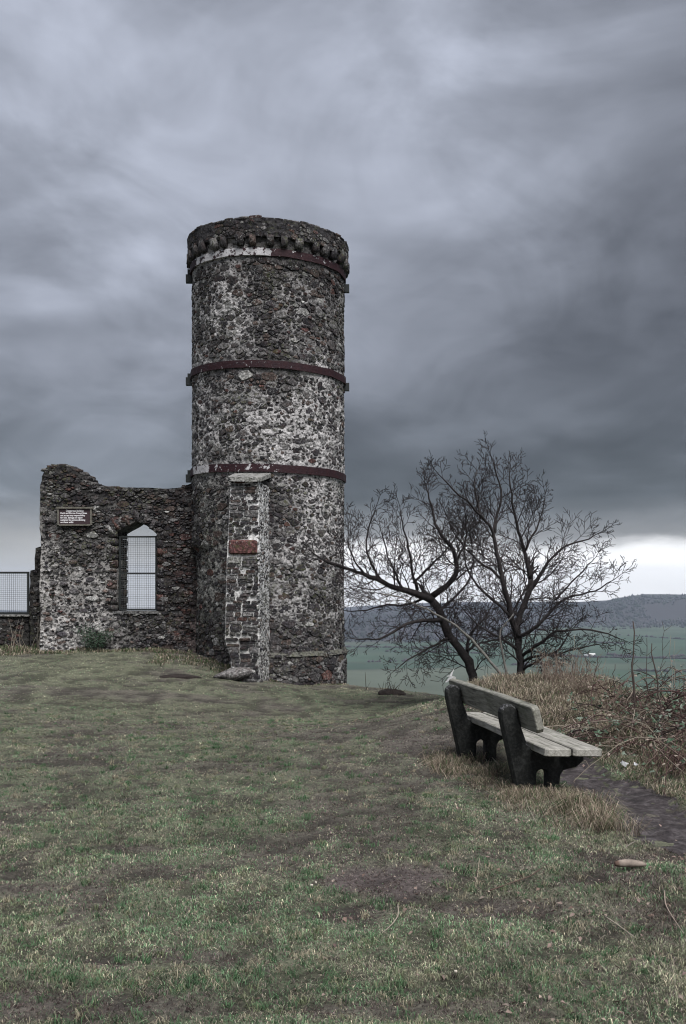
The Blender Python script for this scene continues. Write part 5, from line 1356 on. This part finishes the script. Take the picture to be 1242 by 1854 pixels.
# two white paper scraps in the verge
for (a, b, s_, lab) in [(1130, 1353, .022, 'larger crumpled white paper scrap on the verge beyond the bench end'), (1151, 1350, .014, 'smaller white paper scrap to the right, half under a leaf')]:
    yd = 8.9; p = at(a, b, yd); m = MB(); m.sm = False; rough_block(m, (0, 0, 0), (s_*2.2, s_*1.6, s_*1.5), random.Random(a), Matrix.Rotation(.5, 3, 'Y'), (.66, .67, .70), .45)
    p.z = gz1(p.x, yd)+.07
    tag(m.build('paper_scrap', M_PLAIN, loc=p), lab, 'litter', 'white litter on the verge')
# clods by the lawn's edge
def clod(px_, py_, yd, sx, sy, sz, label, seed, twigs=26):
    x_ = (px_-CX)/F*yd; z_ = gz1(x_, yd); e = empty('soil_mound', (x_, yd, z_), label, 'soil mound'); rn = random.Random(seed); m = MB(); NL, NN = 8, 20; vs = []
    for i in range(NL+1):
        ph = math.pi/2*i/NL*1.15
        for j in range(NN):
            a = 2*math.pi*j/NN; d = 1+.5*(float(fbm(math.cos(a)*2+9, math.sin(a)*2+ph*2+3, seed, 4))-.5); vs.append((math.sin(ph)*math.cos(a)*sx*d, math.sin(ph)*math.sin(a)*sy*d, math.cos(ph)*sz*d))
    fs = [(i*NN+j, (i+1)*NN+j, (i+1)*NN+(j+1) % NN, i*NN+(j+1) % NN) for i in range(NL) for j in range(NN)]
    m.add(vs, fs, (.030, .024, .022)); m.build('soil', M_GROUND, e)
    m = MB()
    for k in range(twigs):
        a = rn.uniform(0, 6.28); q = rn.random()**.5; b_ = Vector((math.cos(a)*sx*q*.9, math.sin(a)*sy*q*.9, sz*.5)); t_ = b_+Vector((rn.gauss(0, .07), rn.gauss(0, .05), rn.uniform(.04, .22)))
        m.tube([b_, b_.lerp(t_, .6), t_], [.005, .004, .002], 3, (.06, .045, .04), cap=False)
    if m.v: tag(m.build('dead_twigs', M_TWIG, e), kind='stuff')
clod(708, 1248, 18.6, .25, .2, .095, 'dark scorched soil mound with twigs at the lawn edge between tower and bench', 131)
clod(325, 1216, 18.3, .38, .16, .055, 'low dark bare hump in the turf left of the boulder', 132, 0)
# two small stalks right of the tower
x_ = (663-CX)/F*19.6; z_ = gz1(x_, 19.6); m = MB()
m.tube([(0, 0, 0), (-.01, 0, .18), (-.02, 0, .34)], [.007, .006, .004], 5, (.07, .06, .055)); m.tube([(0, 0, .02), (.05, 0, .1), (.09, 0, .17)], [.004, .003, .002], 4, (.07, .06, .055))
tag(m.build('dead_stalk', M_TWIG, loc=(x_, 19.6, z_)), 'single forked stalk at the lawn edge just right of the tower', 'stalk')
# white daisies-like specks
for (a, b, sz_, lab) in [(564, 1612, .015, 'largest pale pebble of the close group in the middle of the foreground turf'), (572, 1609, .011, 'small pale pebble just right of the largest one in the foreground turf'),
                    (825, 1772, .012, 'lone pale pebble in the turf near the bottom, below the mud patch'), (430, 1624, .011, 'pinkish pebble lying well left of the close pair of pebbles')]:
    x_, y_ = on_ground(a, b); m = MB(); rough_block(m, (0, 0, 0), (sz_, sz_*.9, sz_*.8), random.Random(a*b), None, (.50, .46, .40) if 'pinkish' not in lab else (.42, .33, .30), .25)
    tag(m.build('pebble', M_PLAIN, loc=(x_, y_, gz1(x_, y_)+.022)), lab, 'pebble', 'pale pebbles in the foreground turf')

# ------------------------------------------------------------------ haze over the valley
def m_haze():
    m = bpy.data.materials.new('air_haze'); m.use_nodes = True; t = NT(m.node_tree); o_ = t.node('ShaderNodeOutputMaterial'); v = t.node('ShaderNodeVolumePrincipled')
    v.inputs['Color'].default_value = (.70, .82, 1.0, 1); v.inputs['Density'].default_value = 7.5e-5; t.l.new(v.outputs[0], o_.inputs['Volume']); return m
hz = MB(); hz.sm = False; hz.box((0, 3400, -30), (26000, 9400, 330)); hz.c = []
tag(hz.build('haze', m_haze()), 'thin blue-grey haze filling the valley air', 'haze', kind='stuff')
